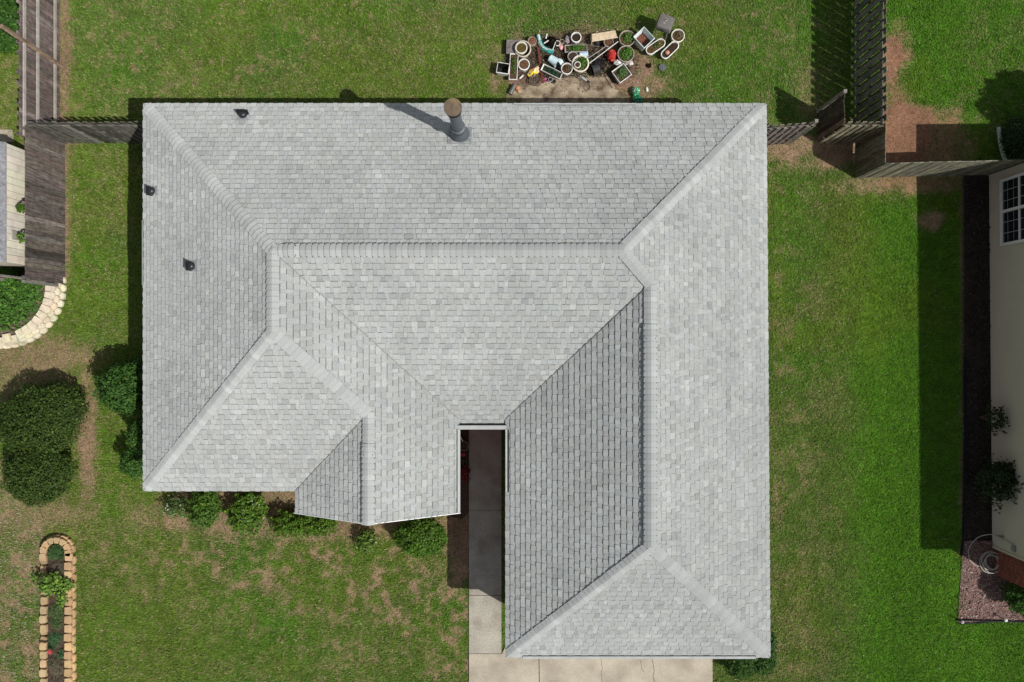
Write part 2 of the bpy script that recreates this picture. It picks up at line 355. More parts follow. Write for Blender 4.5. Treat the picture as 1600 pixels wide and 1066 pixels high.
def slope(pt, nrm, polys, tone=1.0, ze=ZE, mb=None, row=ROW, tabs=True):
    """pt: a point of the eave line; nrm: inward horizontal direction; polys: convex plan pieces"""
    mb = mb or roof_mb
    n3 = Vector((nrm[0], nrm[1], 0)); u3 = Vector((-nrm[1], nrm[0], 0))
    v3 = n3*CT+Vector((0, 0, ST)); w3 = Vector((0, 0, CT))-n3*ST; O = Vector((pt[0], pt[1], ze))
    tp = []
    for poly in polys:
        q = []
        for x, y in poly:
            r = Vector((x-pt[0], y-pt[1], 0)); q.append((r.dot(u3), r.dot(n3)/CT))
        tp.append(q)
        mb.add([O+u3*a+v3*b for a, b in q]+[O+u3*a+v3*b-w3*.03 for a, b in q],
               [list(range(len(q))), list(range(2*len(q)-1, len(q)-1, -1))]+[(i, (i+1) % len(q), len(q)+(i+1) % len(q), len(q)+i) for i in range(len(q))], 0, (.3, .3, .3))
    us = [a for q in tp for a, b in q]; vs_ = [b for q in tp for a, b in q]
    k0 = math.floor(min(vs_)/row); k1 = math.ceil(max(vs_)/row)
    for k in range(k0, k1):
        u = min(us)-random.random()*.4; raised = random.random() < .5; rowt = random.uniform(.97, 1.03)
        while u < max(us):
            w = random.uniform(.11, .23) if raised else random.uniform(.08, .18)
            v0 = k*row; v1 = v0+row+.004; t = rowt*tone*random.gauss(1, .045)
            if random.random() < .12: t *= random.uniform(1.05, 1.12)
            elif random.random() < .12: t *= random.uniform(.86, .93)
            base = .017+(.013 if raised else 0)*random.uniform(.7, 1.1)
            g = .378*t; cool = random.uniform(.985, 1.015); colr = (g*cool*.985, g*1.012, g*.98/cool); bandt = random.uniform(.42, .66) if (raised or random.random() < .12) else random.uniform(.9, 1)  # bandt: printed band, darkened to paint in the shadow under the next course
            rect = [(u, v0), (u+w-.002, v0), (u+w-.002, v1), (u, v1)]
            for q in tp:
                c_ = clip_convex(rect, q)
                if len(c_) < 3: continue
                hgt = [base-(base-.005)*(b-v0)/row*.9 for a, b in c_]; m_ = len(c_)
                top = [O+u3*a+v3*b+w3*h_ for (a, b), h_ in zip(c_, hgt)]; bot = [O+u3*a+v3*b-w3*.004 for a, b in c_]
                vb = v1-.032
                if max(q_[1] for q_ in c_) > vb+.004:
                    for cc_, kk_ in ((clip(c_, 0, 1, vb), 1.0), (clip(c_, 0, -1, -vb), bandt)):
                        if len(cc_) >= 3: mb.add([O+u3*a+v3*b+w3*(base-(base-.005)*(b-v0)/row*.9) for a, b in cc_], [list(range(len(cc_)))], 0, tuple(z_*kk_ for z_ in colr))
                else: mb.add(top, [list(range(m_))], 0, colr)
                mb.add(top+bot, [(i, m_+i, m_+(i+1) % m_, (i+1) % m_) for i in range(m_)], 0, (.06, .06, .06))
            u += w; raised = not raised
xW, xR1, yN, yR, yS2 = -10.47, -5.99, 6.745, 2.265, -2.38
xE = 7.27; RUN = 4.48
def xe(y): return 7.22+(6.745-y)*.007
P1 = (xR1, yR); P2 = (2.75, yR); P3 = (3.545, 1.46); AP1 = (xR1, .225); V1 = (-3.83, -1.935); AP2 = (3.545, -5.255)
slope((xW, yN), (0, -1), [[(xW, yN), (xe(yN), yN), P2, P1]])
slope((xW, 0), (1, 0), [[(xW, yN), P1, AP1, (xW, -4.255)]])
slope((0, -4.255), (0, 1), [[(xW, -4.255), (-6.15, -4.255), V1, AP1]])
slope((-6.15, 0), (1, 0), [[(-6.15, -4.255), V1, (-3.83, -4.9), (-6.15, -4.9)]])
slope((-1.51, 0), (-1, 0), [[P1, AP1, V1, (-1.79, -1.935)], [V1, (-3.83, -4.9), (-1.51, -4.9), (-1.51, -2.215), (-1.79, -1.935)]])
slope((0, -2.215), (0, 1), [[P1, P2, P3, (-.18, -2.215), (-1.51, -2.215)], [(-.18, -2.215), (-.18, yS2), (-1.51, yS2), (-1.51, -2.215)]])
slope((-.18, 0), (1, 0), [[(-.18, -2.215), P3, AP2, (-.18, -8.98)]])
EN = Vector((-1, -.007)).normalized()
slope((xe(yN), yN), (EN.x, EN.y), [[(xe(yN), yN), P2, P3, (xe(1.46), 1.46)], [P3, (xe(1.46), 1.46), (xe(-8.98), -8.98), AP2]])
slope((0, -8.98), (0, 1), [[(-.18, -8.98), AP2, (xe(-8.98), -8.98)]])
roof = roof_mb.build('roof', M_shingle, house)
def zr(run): return ZE+PT*run

def cap_run(name, A, B, n1_, n2_, lift=.030, half=.158, step=.15, t0=0.0, tone=1.0, vent=False):
    """overlapping cap pieces from A (low) to B (high); n1_, n2_ are the horizontal inward directions of the two slopes"""
    A = Vector(A); B = Vector(B); L = (B-A).length; dvec = (B-A).normalized(); mb = MB()
    def side(nn):
        w3 = Vector((0, 0, CT))-Vector((nn[0], nn[1], 0))*ST; s = dvec.cross(w3).normalized()
        down = -(Vector((nn[0], nn[1], 0))*CT+Vector((0, 0, ST)))
        if s.dot(down) < 0: s = -s
        return s, w3
    s1, w1 = side(n1_); s2, w2 = side(n2_); wm = (w1+w2).normalized(); t = t0
    while t < L-.01:
        t1 = min(t+step+.02, L+.02); g = .38*tone*random.gauss(1, .04)*(1.10 if random.random() < .08 else 1); colr = (g*.985, g*1.012, g*.985)
        jl = random.uniform(-.004, .004)
        def ring(tt, lf):
            c0 = A+dvec*tt
            return [c0+s1*(half+jl)+w1*lf, c0+s1*.045+w1*(lf+.002), c0+wm*(lf+.0), c0+s2*.045+w2*(lf+.002), c0+s2*(half+jl)+w2*lf]
        r0 = ring(t, lift+.022); r1 = ring(t1, lift+.002); tm = t+(t1-t)*.78; rm = ring(tm, lift+.022-.02*.78)
        mb.add(r0+rm, [(i, i+1, 6+i, 5+i) for i in range(4)], 0, colr)
        mb.add(rm+r1, [(i, i+1, 6+i, 5+i) for i in range(4)], 0, tuple(.86*q for q in colr))  # painted shadow band at the upper end of each cap piece
        b0 = ring(t, -.004); b1 = ring(t1, -.004)
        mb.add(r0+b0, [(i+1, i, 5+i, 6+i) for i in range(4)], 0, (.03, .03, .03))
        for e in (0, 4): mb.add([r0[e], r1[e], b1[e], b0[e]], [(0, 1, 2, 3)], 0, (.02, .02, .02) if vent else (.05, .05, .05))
        t += step
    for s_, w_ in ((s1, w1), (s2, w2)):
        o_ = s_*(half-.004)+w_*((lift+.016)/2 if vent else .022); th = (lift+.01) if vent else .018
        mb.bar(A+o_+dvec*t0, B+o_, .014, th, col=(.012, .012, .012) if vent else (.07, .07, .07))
    return mb.build(name, M_cap, roof)
zt = zr(RUN); z2 = zr(3.725); z3 = zr(2.32)
N_, S_, E_, W_ = (0, -1), (0, 1), (-1, 0), (1, 0)     # inward directions of north/south/east/west slopes
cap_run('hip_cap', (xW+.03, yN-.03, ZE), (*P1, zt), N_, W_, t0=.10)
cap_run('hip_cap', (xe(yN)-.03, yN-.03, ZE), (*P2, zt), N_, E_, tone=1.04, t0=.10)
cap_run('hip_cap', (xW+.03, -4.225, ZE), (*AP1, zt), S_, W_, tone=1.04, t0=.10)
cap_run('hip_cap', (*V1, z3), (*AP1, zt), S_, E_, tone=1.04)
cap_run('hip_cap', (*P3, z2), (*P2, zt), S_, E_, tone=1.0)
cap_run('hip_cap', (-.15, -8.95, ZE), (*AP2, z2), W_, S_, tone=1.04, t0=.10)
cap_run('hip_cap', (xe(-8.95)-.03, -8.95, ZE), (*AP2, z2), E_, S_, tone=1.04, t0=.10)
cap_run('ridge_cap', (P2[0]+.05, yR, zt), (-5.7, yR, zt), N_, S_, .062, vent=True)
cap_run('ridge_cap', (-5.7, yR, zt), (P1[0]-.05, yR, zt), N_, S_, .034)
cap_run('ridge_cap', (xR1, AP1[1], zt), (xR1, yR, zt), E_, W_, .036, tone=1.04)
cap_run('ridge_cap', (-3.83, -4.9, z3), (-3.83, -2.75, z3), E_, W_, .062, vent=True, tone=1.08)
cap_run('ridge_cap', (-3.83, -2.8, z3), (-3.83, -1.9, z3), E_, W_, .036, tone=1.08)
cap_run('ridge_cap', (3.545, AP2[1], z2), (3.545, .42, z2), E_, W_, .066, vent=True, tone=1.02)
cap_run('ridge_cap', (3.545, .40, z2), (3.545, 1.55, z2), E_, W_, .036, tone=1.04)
for (cx_, cy_, cz_, ax) in ((-5.35, yR, zt, 0), (-3.83, -2.98, z3, 1), (3.545, .12, z2, 1)):
    for i_ in (-1, 1):
        for j_ in (-1, 1):
            al, ac = i_*.05, j_*.12; px_, py_ = (cx_+al, cy_+ac) if ax == 0 else (cx_+ac, cy_+al); MB().box((px_, py_, cz_+.088-.12*PT), (.022, .022, .012)).build('nail_head', M_black, roof)
vl = MB()
for a_, b_ in (((*P1, zt), (-1.51, -2.215, ZE)), ((*P3, z2), (-.18, -2.215, ZE)), ((*V1, z3), (-6.15, -4.255, ZE))):
    vl.bar((a_[0], a_[1], a_[2]+.036), (b_[0], b_[1], b_[2]+.034), .013, .012, col=(.22, .22, .215))
vl.build('valley_line', M_cap, roof)
# fascia, soffit and walls
foot = [(xW, yN), (xe(yN), yN), (xe(-8.98), -8.98), (-.18, -8.98), (-.18, -2.225), (-1.51, -2.225), (-1.51, -4.9), (-6.15, -4.9), (-6.15, -4.255), (xW, -4.255)]
def inset(poly, k):
    n = len(poly); out = []
    ar = sum(poly[i][0]*poly[(i+1) % n][1]-poly[(i+1) % n][0]*poly[i][1] for i in range(n)); sg = 1 if ar > 0 else -1
    for i in range(n):
        a_, b_, c_ = Vector(poly[i-1]), Vector(poly[i]), Vector(poly[(i+1) % n])
        d1 = (b_-a_).normalized(); d2 = (c_-b_).normalized(); m1 = Vector((-d1.y, d1.x))*sg; m2 = Vector((-d2.y, d2.x))*sg
        out.append(tuple(b_+(m1+m2)*k))
    return out
MB().prism(inset(foot, .004), 2.42, 2.575).build('soffit', M_white, house)
wl = inset(foot, .34)
wmb = MB()
for i in range(len(wl)):
    a_, b_ = wl[i], wl[(i+1) % len(wl)]; wmb.bar((*a_, 1.2), (*b_, 1.2), .12, 2.45)
wmb.build('wall', M_brick, house)
g = MB(); g.add([(-6.0, -4.83, 2.58), (-1.66, -4.83, 2.58), (-3.83, -4.83, z3-.09), (-6.0, -4.75, 2.58), (-1.66, -4.75, 2.58), (-3.83, -4.75, z3-.09)],
                [(0, 1, 2), (5, 4, 3), (0, 3, 4, 1), (1, 4, 5, 2), (2, 5, 3, 0)]).build('gable_wall', M_siding, house)
rk = MB(); rk.bar((-6.17, -4.889, 2.555), (-3.83, -4.889, z3-.05), .018, .12); rk.bar((-3.83, -4.889, z3-.05), (-1.49, -4.889, 2.555), .018, .12); rk.build('rake_board', M_white, house)
# openings in the outer walls
def hwindow(x, y, rz, w=1.4, h=1.25, z=1.4):
    f_ = MB(); 
    for sx in (-1, 1): f_.box((sx*w/2, 0, 0), (.07, .10, h+.07))
    for sz in (-1, 0, 1): f_.box((0, 0, sz*h/2), (w-.07, .10, .07))
    o = f_.build('window', M_white, house); o.location = (x, y, z); o.rotation_euler = (0, 0, rz)
    MB().box((0, .02, 0), (w-.07, .03, h-.07)).build('window_pane', M_glass, o)
for (x, y, rz) in ((-8.5, -3.98, 0), (-3.83, -4.63, 0), (-8, 6.45, PI), (-3.5, 6.45, PI), (5.2, 6.45, PI), (6.98, 3, PI/2), (6.98, -3.5, PI/2), (-10.18, 3.5, -PI/2), (-10.18, -1.2, -PI/2)):
    hwindow(x, y, rz)
gd = MB()
for k in range(4): gd.box((3.5, -8.69, .31+.56*k), (4.9, .06, .545))
gd.build('garage_door', M_white, house)
dr = MB().box((-.85, -2.12, 1.04), (.9, .06, 2.06)).build('front_door', mat('door_paint', (.12, .05, .04), .6, .1, 4), house)
MB().lathe([(.001, 0), (.03, 0), (.03, .05), (.001, .05)], (-.52, -2.15, 1.0), 10, M=Matrix.Rotation(PI/2, 3, 'X')).build('door_handle', M_steel, dr)
sld = MB()
for sx in (-1, 1): sld.box((1.9+sx*.9, 6.45, 1.05), (1.75, .06, 2.05))
so_ = sld.build('patio_door', M_white, house); MB().box((1.9, 6.485, 1.08), (3.3, .02, 1.8)).build('door_pane', M_glass, so_)
# gutters
M_guard = mat('gutter_guard', (.36, .37, .36), .8, .12, 5, grain=.15)
def gutter(a_, b_, out, w=.08, dark=.022, side=1, z=2.655, m=None):
    """strip gutter from a to b along the eave, outer edge at the given line; out = outward direction"""
    a_ = Vector((*a_, 0)); b_ = Vector((*b_, 0)); o3 = Vector((*out, 0)); dd = (b_-a_).normalized(); mb = MB()
    m0 = (a_+b_)/2; L = (b_-a_).length; rz = math.atan2(dd.y, dd.x)
    mb.box(m0-o3*(w/2)+Vector((0, 0, z-.06)), (L, w, .12), rz)
    for e in (a_, b_): mb.box(e-o3*(w/2)+Vector((0, 0, z-.055)), (.012, w+.006, .126), rz)
    o = mb.build('gutter', m or M_guard, house)
    if dark: MB().box(m0-o3*(w+dark/2)+Vector((0, 0, z-.045)), (L, dark, .1), rz).build('gutter_gap', M_black, o)
g_ = P(719, 671, 2.6); h_ = P(791.5, 671, 2.6)
gutter((g_[0], -4.86), (g_[0], g_[1]), (1, 0), .07, .02, m=mat('gutter_metal', (.42, .43, .42), .6, .05, 4))
gutter((g_[0]-.08, g_[1]), (h_[0], g_[1]), (0, -1), .115, .02, z=2.64)
gutter((h_[0]-.03, g_[1]), (h_[0]-.03, -4.28), (-1, 0), .055, .045, z=2.66)
gutter((P(817, 0, 2.6)[0], -9.01), (P(1180, 0, 2.6)[0], -9.01), (0, -1), .075, .025, z=2.655)
gutter((P(803, 0, 2.6)[0], 6.742), (P(992, 0, 2.6)[0], 6.742), (0, 1), .045, .012, z=2.652)
gutter((-10.49, P(0, 345, 2.6)[1]), (-10.49, P(0, 445, 2.6)[1]), (-1, 0), .022, .008, z=2.645)
# flue
fxy = (-1.44, 5.69); zb = zr(yN-fxy[1])
fl = thing('x', None, None); bpy.data.objects.remove(fl)
flue = MB().lathe([(.155, -.3), (.155, 2.0)], (fxy[0], fxy[1], zb), 28, closed=True).build('chimney_flue', M_metal, house, True)
MB().lathe([(.30, -.16), (.29, -.05), (.27, .08), (.18, .42), (.163, .47)], (fxy[0], fxy[1], zb), 28).build('flashing_cone', M_metal, flue, True)
fb = MB(); 
wv = Vector((0, ST, CT)); Rm = Matrix((Vector((1, 0, 0)), Vector((0, -CT, ST)), wv)).transposed()
fb.box(Vector((fxy[0], fxy[1]-.02, zb+.032)), (.66, .62, .01), M=Rm).build('flashing_plate', mat('flashing', (.27, .28, .28), .7, .1, 6), flue)
MB().lathe([(.158, .72), (.2, .70), (.2, .725), (.158, .76)], (fxy[0], fxy[1], zb), 28).build('storm_collar', M_metal, flue, True)
fc = MB().lathe([(.15, 1.96), (.20, 2.02), (.205, 2.10), (.19, 2.12)], (fxy[0], fxy[1], zb), 28)
fc.lathe([(.17, 2.10), (.17, 2.22)], (fxy[0], fxy[1], zb), 28, closed=True)
fc.build('cap_collar', M_black, flue, True)
MB().lathe([(.222, 2.22), (.226, 2.235), (.222, 2.25), (.1, 2.262), (.001, 2.265)], (fxy[0], fxy[1], zb), 32).build('cap_disc', M_rust, flue, True)
# hood vents
def hood(px, py, nrm, tilt, lab):
    nrm3 = Vector((nrm[0], nrm[1], 0)); z = 3.2
    for _ in range(6):
        x, y = P(px, py, z); run = (yN-y) if nrm == N_ else (x-xW); z = zr(run)
    u3 = Vector((-nrm[1], nrm[0], 0)); v3 = nrm3*CT+Vector((0, 0, ST)); w3 = Vector((0, 0, CT))-nrm3*ST
    Rm = Matrix((u3, v3, w3)).transposed(); C = Vector((x, y, z+.02)); mb = MB(); vs = []; fs = []
    n = 12; R = .115
    for j, (rr, hz) in enumerate(((1, 0), (1.0, .06), (.92, .10), (.7, .125), (.35, .135), (0.02, .137))):
        for i in range(n+1):
            a = PI*i/n; vs.append(C+Rm @ Vector((R*rr*math.cos(a), R*1.1*rr*math.sin(a)-.06, hz)))
    for j in range(5):
        for i in range(n): fs.append((j*(n+1)+i, j*(n+1)+i+1, (j+1)*(n+1)+i+1, (j+1)*(n+1)+i))
    mb.add(vs, fs)
    o = mb.build('roof_vent', mat('vent_metal', (.03, .033, .037), .4, .2, 20, .6, metal=.4), house, True); o['label'] = lab
    MB().box(C+Rm @ Vector((0, -.095, .085)), (.31 if tilt else .25, .045, .15), M=Rm).build('vent_mouth', M_black, o)
    MB().box(C+Rm @ Vector((0, .0, .004)), (.28, .28, .006), M=Rm).build('vent_flange', mat('flange', (.30, .31, .32), .8, .1, 6), o)
hood(380, 183, N_, 1, 'black hood vent near the back eave'); hood(241, 299, W_, 0, 'black hood vent close to the left eave'); hood(303, 416, W_, 0, 'black hood vent midway up the left slope')

# ------------------------------------------------------------------ fences
BR = (.155, .128, .112); GRN = (.150, .145, .105); GRY = (.20, .19, .155)
def jit(c_, k=.25): f_ = random.uniform(1-k, 1+k); return tuple(a*f_*random.uniform(.95, 1.05) for a in c_)
def fence(name, label, cat, A, B, h=1.83, color=BR, sides=((.0, .145, .141),), rails=((.35, .05), (1.1, .05), (1.62, .05)), post_off=None, zj=.015, gap=.0, miss=0, group=None, posts=True, rcol=None, lift=.04, thick=.02):
    """sides: list of (offset from line, spacing, board width, phase); offset positive = left of A->B"""
    A = Vector((*A, 0)); B = Vector((*B, 0)); d_ = (B-A).normalized(); nn = Vector((-d_.y, d_.x, 0)); L = (B-A).length; rz = math.atan2(d_.y, d_.x)
    t = thing(name, label, cat, A, rz, group)
    for s in sides:
        off, sp, bw = s[:3]; ph = s[3] if len(s) > 3 else 0; mb = MB(); x = ph
        while x < L-.03:
            if random.random() >= miss:
                w = min(bw, L-x)*random.uniform(.97, 1); hz = h+random.uniform(-zj, zj)-random.random()*zj
                ti = random.gauss(0, .004); c_ = jit(color, .28)
                if random.random() < .08: c_ = tuple(k*1.45 for k in c_)
                if random.random() < .10: c_ = tuple(k*.55 for k in c_)
                M_ = Matrix.Rotation(random.gauss(0, .006), 3, 'Y')
                mb.box((x+w/2, off+ti, lift+(hz-lift)/2), (w, thick, hz-lift), col=c_, M=M_)
            x += sp
        mb.build('board_panel', M_wood, t)
    for z, off in rails:
        MB().box((L/2, off, z), (L, .04, .09), col=jit(rcol or color, .1)).build('rail', M_ply, t)
    if posts:
        k = max(1, round(L/2.4))
        for i in range(k+1):
            MB().box((min(max(L*i/k, .05), L-.05), post_off if post_off is not None else rails[0][1]-.075*(1 if rails[0][1] < 0 else -1), (h-.05)/2), (.09, .09, h-.05), col=jit(color, .1)).build('post', M_ply, t)
    return t
PALE = (.34, .30, .27)
# left boundary
fence('wooden_fence', 'weathered brown fence with three pale rails at the back left boundary', 'fence', (-14.56, 12.6), (-14.56, 6.1), color=(.145, .115, .103),
      sides=((-.0, .15, .146), (-.16+.09, .3, .1, .1)), rails=((.36, .075), (1.15, .075), (1.72, .075)), post_off=-.03, rcol=PALE, posts=False, zj=.02)
fence('wooden_fence', 'dark shadowbox fence joining left boundary to the back corner of the house', 'fence', (-14.4, 6.42), (-10.12, 6.42), color=(.135, .128, .105),
      sides=((-.055, .225, .14), (.055, .225, .14, .11)), rails=((.3, 0), (1.0, 0), (1.65, 0)), posts=False, zj=.03)
fence('wooden_fence', 'long dark brown board fence beside the cream shed wall', 'fence', (-14.38, 6.36), (-14.38, 1.84), color=(.135, .112, .098),
      sides=((0, .138, .137),), rails=((.35, -.04), (1.1, -.04), (1.6, -.04)), zj=.005, post_off=-.1)
fence('wooden_fence', 'short grey board fence return above the stone ringed bed', 'fence', (-14.42, 1.88), (-16.0, 2.05), h=1.83, color=(.20, .175, .155), sides=((0, .14, .137),), rails=((.35, .04), (1.6, .04)))
# leaning tall post over the fence
tp_ = MB(); tp_.bar((-14.43, 8.8, 0), (-14.5, 8.95, 2.62), .10, .09, col=(.24, .17, .12)); o = tp_.build('wooden_post', M_wood)
tag(o, 'tall bare brown post rising above the back left fence', 'post')
# right boundary
dk = (.115, .112, .085)
fence('wooden_fence', 'dark open shadowbox fence with light slits behind the right back corner', 'fence', (11.02, 12.6), (11.02, 6.42), color=(.15, .145, .11),
      sides=((-.055, .287, .188), (.055, .287, .188, .143)), rails=((.25, 0), (.95, 0), (1.62, 0)), posts=False, zj=.01)
fence('wooden_fence', 'solid olive brown board fence section at the corner by the dirt patch', 'fence', (11.04, 6.44), (11.04, 5.27), color=(.135, .13, .088), sides=((0, .14, .139),), rails=((.35, .04), (1.6, .04)), zj=.004, posts=False)
fence('wooden_fence', 'grey green board fence running from the corner to the neighbouring beige wall', 'fence', (11.05, 5.25), (15.42, 5.36), color=(.185, .175, .125), sides=((0, .14, .139),), rails=((.35, .04), (1.6, .04)), zj=.004, posts=False)
fence('wooden_fence', 'short dark board fence between the gate and the open shadowbox fence', 'fence', (9.86, 6.42), (11.0, 6.42), color=(.17, .155, .11),
      sides=((-.055, .20, .13), (.055, .2, .13, .1)), rails=((.3, 0), (1.0, 0), (1.65, 0)), zj=.02, posts=False)
fence('wooden_fence', 'short weathered fence stub touching the right back corner of the house', 'fence', (6.94, 6.26), (8.98, 6.42), color=(.19, .165, .145),
      sides=((-.055, .22, .14), (.055, .22, .14, .11)), rails=((.3, 0), (1.0, 0), (1.65, 0)), zj=.02, posts=False)
gt = fence('fence_gate', 'open dark wooden gate swung back beside the shadowbox fence', 'gate', (9.86, 6.45), (9.86, 7.32), color=(.085, .068, .052),
      sides=((.03, .145, .14),), rails=((.35, -.01), (1.55, -.01)), zj=.02, posts=False)
MB().bar((.05, -.03, .4), (.82, -.03, 1.5), .03, .08, col=(.12, .10, .08)).build('brace', M_ply, gt)
MB().box((.80, -.05, 1.0), (.10, .03, .05)).build('latch', M_steel, gt)
MB().box((0, 0, 0), (.1, .1, 1.9), col=(.2, .18, .15))
for (x, y, lb) in ((8.99, 6.5, 'square gate post at the end of the fence stub'), (9.84, 7.38, 'square post standing at the free end of the open gate')):
    o = MB().box((0, 0, .93), (.095, .095, 1.86), col=(.22, .20, .17)).build('gate_post', M_ply); o.location = (x, y, 0); tag(o, lb, 'post')

# ------------------------------------------------------------------ foliage
def leaves(n, blobs, size, base, var=.45, seed=1, shell=.55, lump=.16, yel=.12, flat=0.0, zmin=.03):
    """leaf rhombs through a set of ellipsoids (x, y, z, rx, ry, rz); returns V, F, col"""
    r = np.random.default_rng(seed); vol = np.array([b[3]*b[4]*b[5] for b in blobs])**.7; k = r.choice(len(blobs), n, p=vol/vol.sum()); Bq = np.array(blobs)[k]
    dvec = r.normal(size=(n, 3)); dvec /= np.linalg.norm(dvec, axis=1)[:, None]; dvec[:, 2] = np.where(r.random(n) < .75, np.abs(dvec[:, 2]), dvec[:, 2])
    rad = shell+(1-shell)*r.random(n)**.5
    az_ = np.arctan2(dvec[:, 1], dvec[:, 0]); lum = 1+lump*np.sin(az_*5+k*2.1)*np.sin(dvec[:, 2]*7+az_*2+k)+lump*.7*(fbm(dvec[:, 0]*2.2+k*3, dvec[:, 1]*2.2+dvec[:, 2]*2, 1.7, seed)-.5)*2
    p = Bq[:, :3]+dvec*Bq[:, 3:]*(rad*lum)[:, None]; ok = p[:, 2] > zmin; p = p[ok]; dvec = dvec[ok]; rad = rad[ok]; n = len(p)
    nrm = dvec*.7+r.normal(size=(n, 3))*.55; nrm[:, 2] += .35+flat; nrm /= np.linalg.norm(nrm, axis=1)[:, None]
    t = np.cross(nrm, r.normal(size=(n, 3))); t /= np.linalg.norm(t, axis=1)[:, None]; b = np.cross(nrm, t)
    s = size*r.uniform(.6, 1.3, n)[:, None]; w = s*r.uniform(.28, .5, n)[:, None]
    V = np.stack([p-t*s*.5, p+b*w-nrm*s*.08, p+t*s*.5, p-b*w-nrm*s*.08], 1).reshape(-1, 3); F = np.arange(4*n).reshape(n, 4)
    c_ = np.array(base)[None]*(1+var*(r.random((n, 1))-.5)*2); yy = r.random(n) < yel; c_[yy] = c_[yy]*np.array([1.9, 1.45, 1.2])
    return V, F, c_
def shrub(label, x, y, blobs, n, size, base, name='shrub', cat='shrub', group=None, flowers=None, stems=6, **kw):
    t = thing(name, label, cat, (x, y, 0), 0, group); sd_ = int(abs(x*97+y*31)*10) % 9999+1
    V, F, c_ = leaves(n, blobs, size, base, seed=sd_, **kw); numesh('foliage', V, F, M_leaf, c_, t)
    mb = MB()
    for b in blobs:
        for i in range(stems):
            a = random.random()*6.28; mb.tube([(b[0]*.5, b[1]*.5, 0), (b[0]*.8+.2*b[3]*math.cos(a), b[1]*.8+.2*b[4]*math.sin(a), b[2]*.6), (b[0]+.65*b[3]*math.cos(a), b[1]+.65*b[4]*math.sin(a), b[2]+.35*b[5])], [.025, .018, .008], 5)
    mb.build('stem', M_stem, t)
    if flowers:
        fc_, fn = flowers; V, F, c_ = leaves(fn, blobs, .05, fc_, seed=sd_+1, shell=.97, var=.15, yel=0); numesh('blossom', V, F, M_leaf, c_, t)
    return t
DG = (.040, .074, .012); MG = (.065, .135, .014); BGn = (.075, .17, .02)
x, y = P(63, 655, .9)
shrub('largest round dark green clipped shrub at the left edge of the lawn', x, y, [(0, 0, .75, 1.22, 1.18, .85), (.45, .35, .7, .85, .85, .75), (-.5, -.2, .7, .85, .9, .75)], 26000, .062, DG, lump=.11, shell=.5)
x, y = P(58, 742, .8)
shrub('dark green clipped shrub just below the largest round shrub', x, y, [(0, 0, .65, 1.02, .98, .78), (-.2, .3, .6, .8, .7, .7)], 20000, .062, DG, lump=.11, shell=.5)
x, y = P(196, 606, 1.1)
shrub('glossy green shrub half under the left eave', x, y, [(0, 0, .95, .80, .78, .95), (.35, .35, .8, .6, .6, .9), (-.25, .0, .8, .6, .62, .7)], 12000, .075, (.04, .10, .016), lump=.16)
x, y = P(210, 722, .8)
shrub('small dark shrub by the left wall near the front corner', x, y, [(0, 0, .65, .42, .48, .65), (.5, .9, .9, .45, .6, .9)], 6000, .065, (.04, .10, .016), lump=.15)
FR = 'shrubs along the front wall'
x, y = P(277, 793, .4); shrub('sparse twiggy shrub at the left end of the front wall', x, y, [(0, 0, .3, .5, .32, .35)], 900, .06, (.07, .13, .03), group=FR, lump=.3, stems=14, flowers=((.5, .5, .42), 40))
x, y = P(318, 800, .5); shrub('dense green shrub second from the left along the front wall', x, y, [(0, 0, .38, .5, .48, .48), (.1, .35, .5, .4, .4, .4)], 5200, .062, (.060, .130, .016), group=FR, lump=.34)
x, y = P(385, 806, .5); shrub('leafy light flecked shrub in the middle of the lower left front wall', x, y, [(0, 0, .4, .56, .55, .5), (.1, .4, .5, .45, .4, .45)], 5600, .075, (.075, .15, .016), group=FR, lump=.36, flowers=((.5, .52, .4), 60))
x, y = P(455, 818, .45); shrub('low spreading shrub left of the front gable corner', x, y, [(-.1, 0, .35, .55, .42, .42), (.45, -.02, .35, .5, .36, .42), (.95, -.05, .33, .45, .36, .38)], 7000, .062, (.068, .14, .012), group=FR, lump=.34)
x, y = P(573, 845, .3); shrub('small yellow green shrub below the gable peak', x, y, [(0, 0, .25, .36, .38, .32)], 1500, .06, (.085, .15, .02), group=FR, lump=.3, flowers=((.5, .5, .3), 40))
x, y = P(655, 838, .6); shrub('rounded dense shrub right of the gable peak', x, y, [(0, 0, .5, .80, .62, .58), (.3, -.1, .45, .55, .55, .5)], 13000, .06, (.060, .130, .014), group=FR, lump=.1)
x, y = P(1156, 1033, .5); shrub('rounded dark shrub left of its pair at the right front corner', x, y, [(0, 0, .42, .56, .55, .5), (.1, .4, .5, .5, .4, .5)], 8500, .055, (.034, .085, .013), group='shrubs at the right front corner', lump=.1)
x, y = P(1190, 1028, .5); shrub('rounded dark shrub nearer the right eave at the front corner', x, y, [(0, 0, .42, .46, .52, .52), (0, .5, .45, .45, .5, .5)], 8000, .055, (.034, .085, .013), group='shrubs at the right front corner', lump=.1)
x, y = P(8, 28, .8); shrub('glossy dark shrub behind the back left fence', x, y, [(0, 0, .7, .75, 1.0, .8), (-.6, .4, .8, .8, .9, .9)], 11000, .085, (.035, .095, .014))
x, y = P(10, 62, .4); shrub('bright green shrub patch behind the back left fence', x, y, [(0, 0, .35, .42, .36, .35)], 2600, .07, BGn)
x, y = P(1553, 752, .6); shrub('dark leafy shrub in the shade of the beige neighbouring wall', x, y, [(0, 0, .6, .6, .66, .7), (.1, .3, .8, .35, .4, .4)], 2600, .08, (.022, .045, .012), lump=.4)  # leaf colour lowered to paint in the wall's shade
x, y = P(1551, 655, .6); shrub('thin dark shrub higher along the beige neighbouring wall', x, y, [(0, 0, .6, .25, .42, .5)], 600, .07, (.022, .045, .012), lump=.4)  # wall shade painted into this leaf colour too
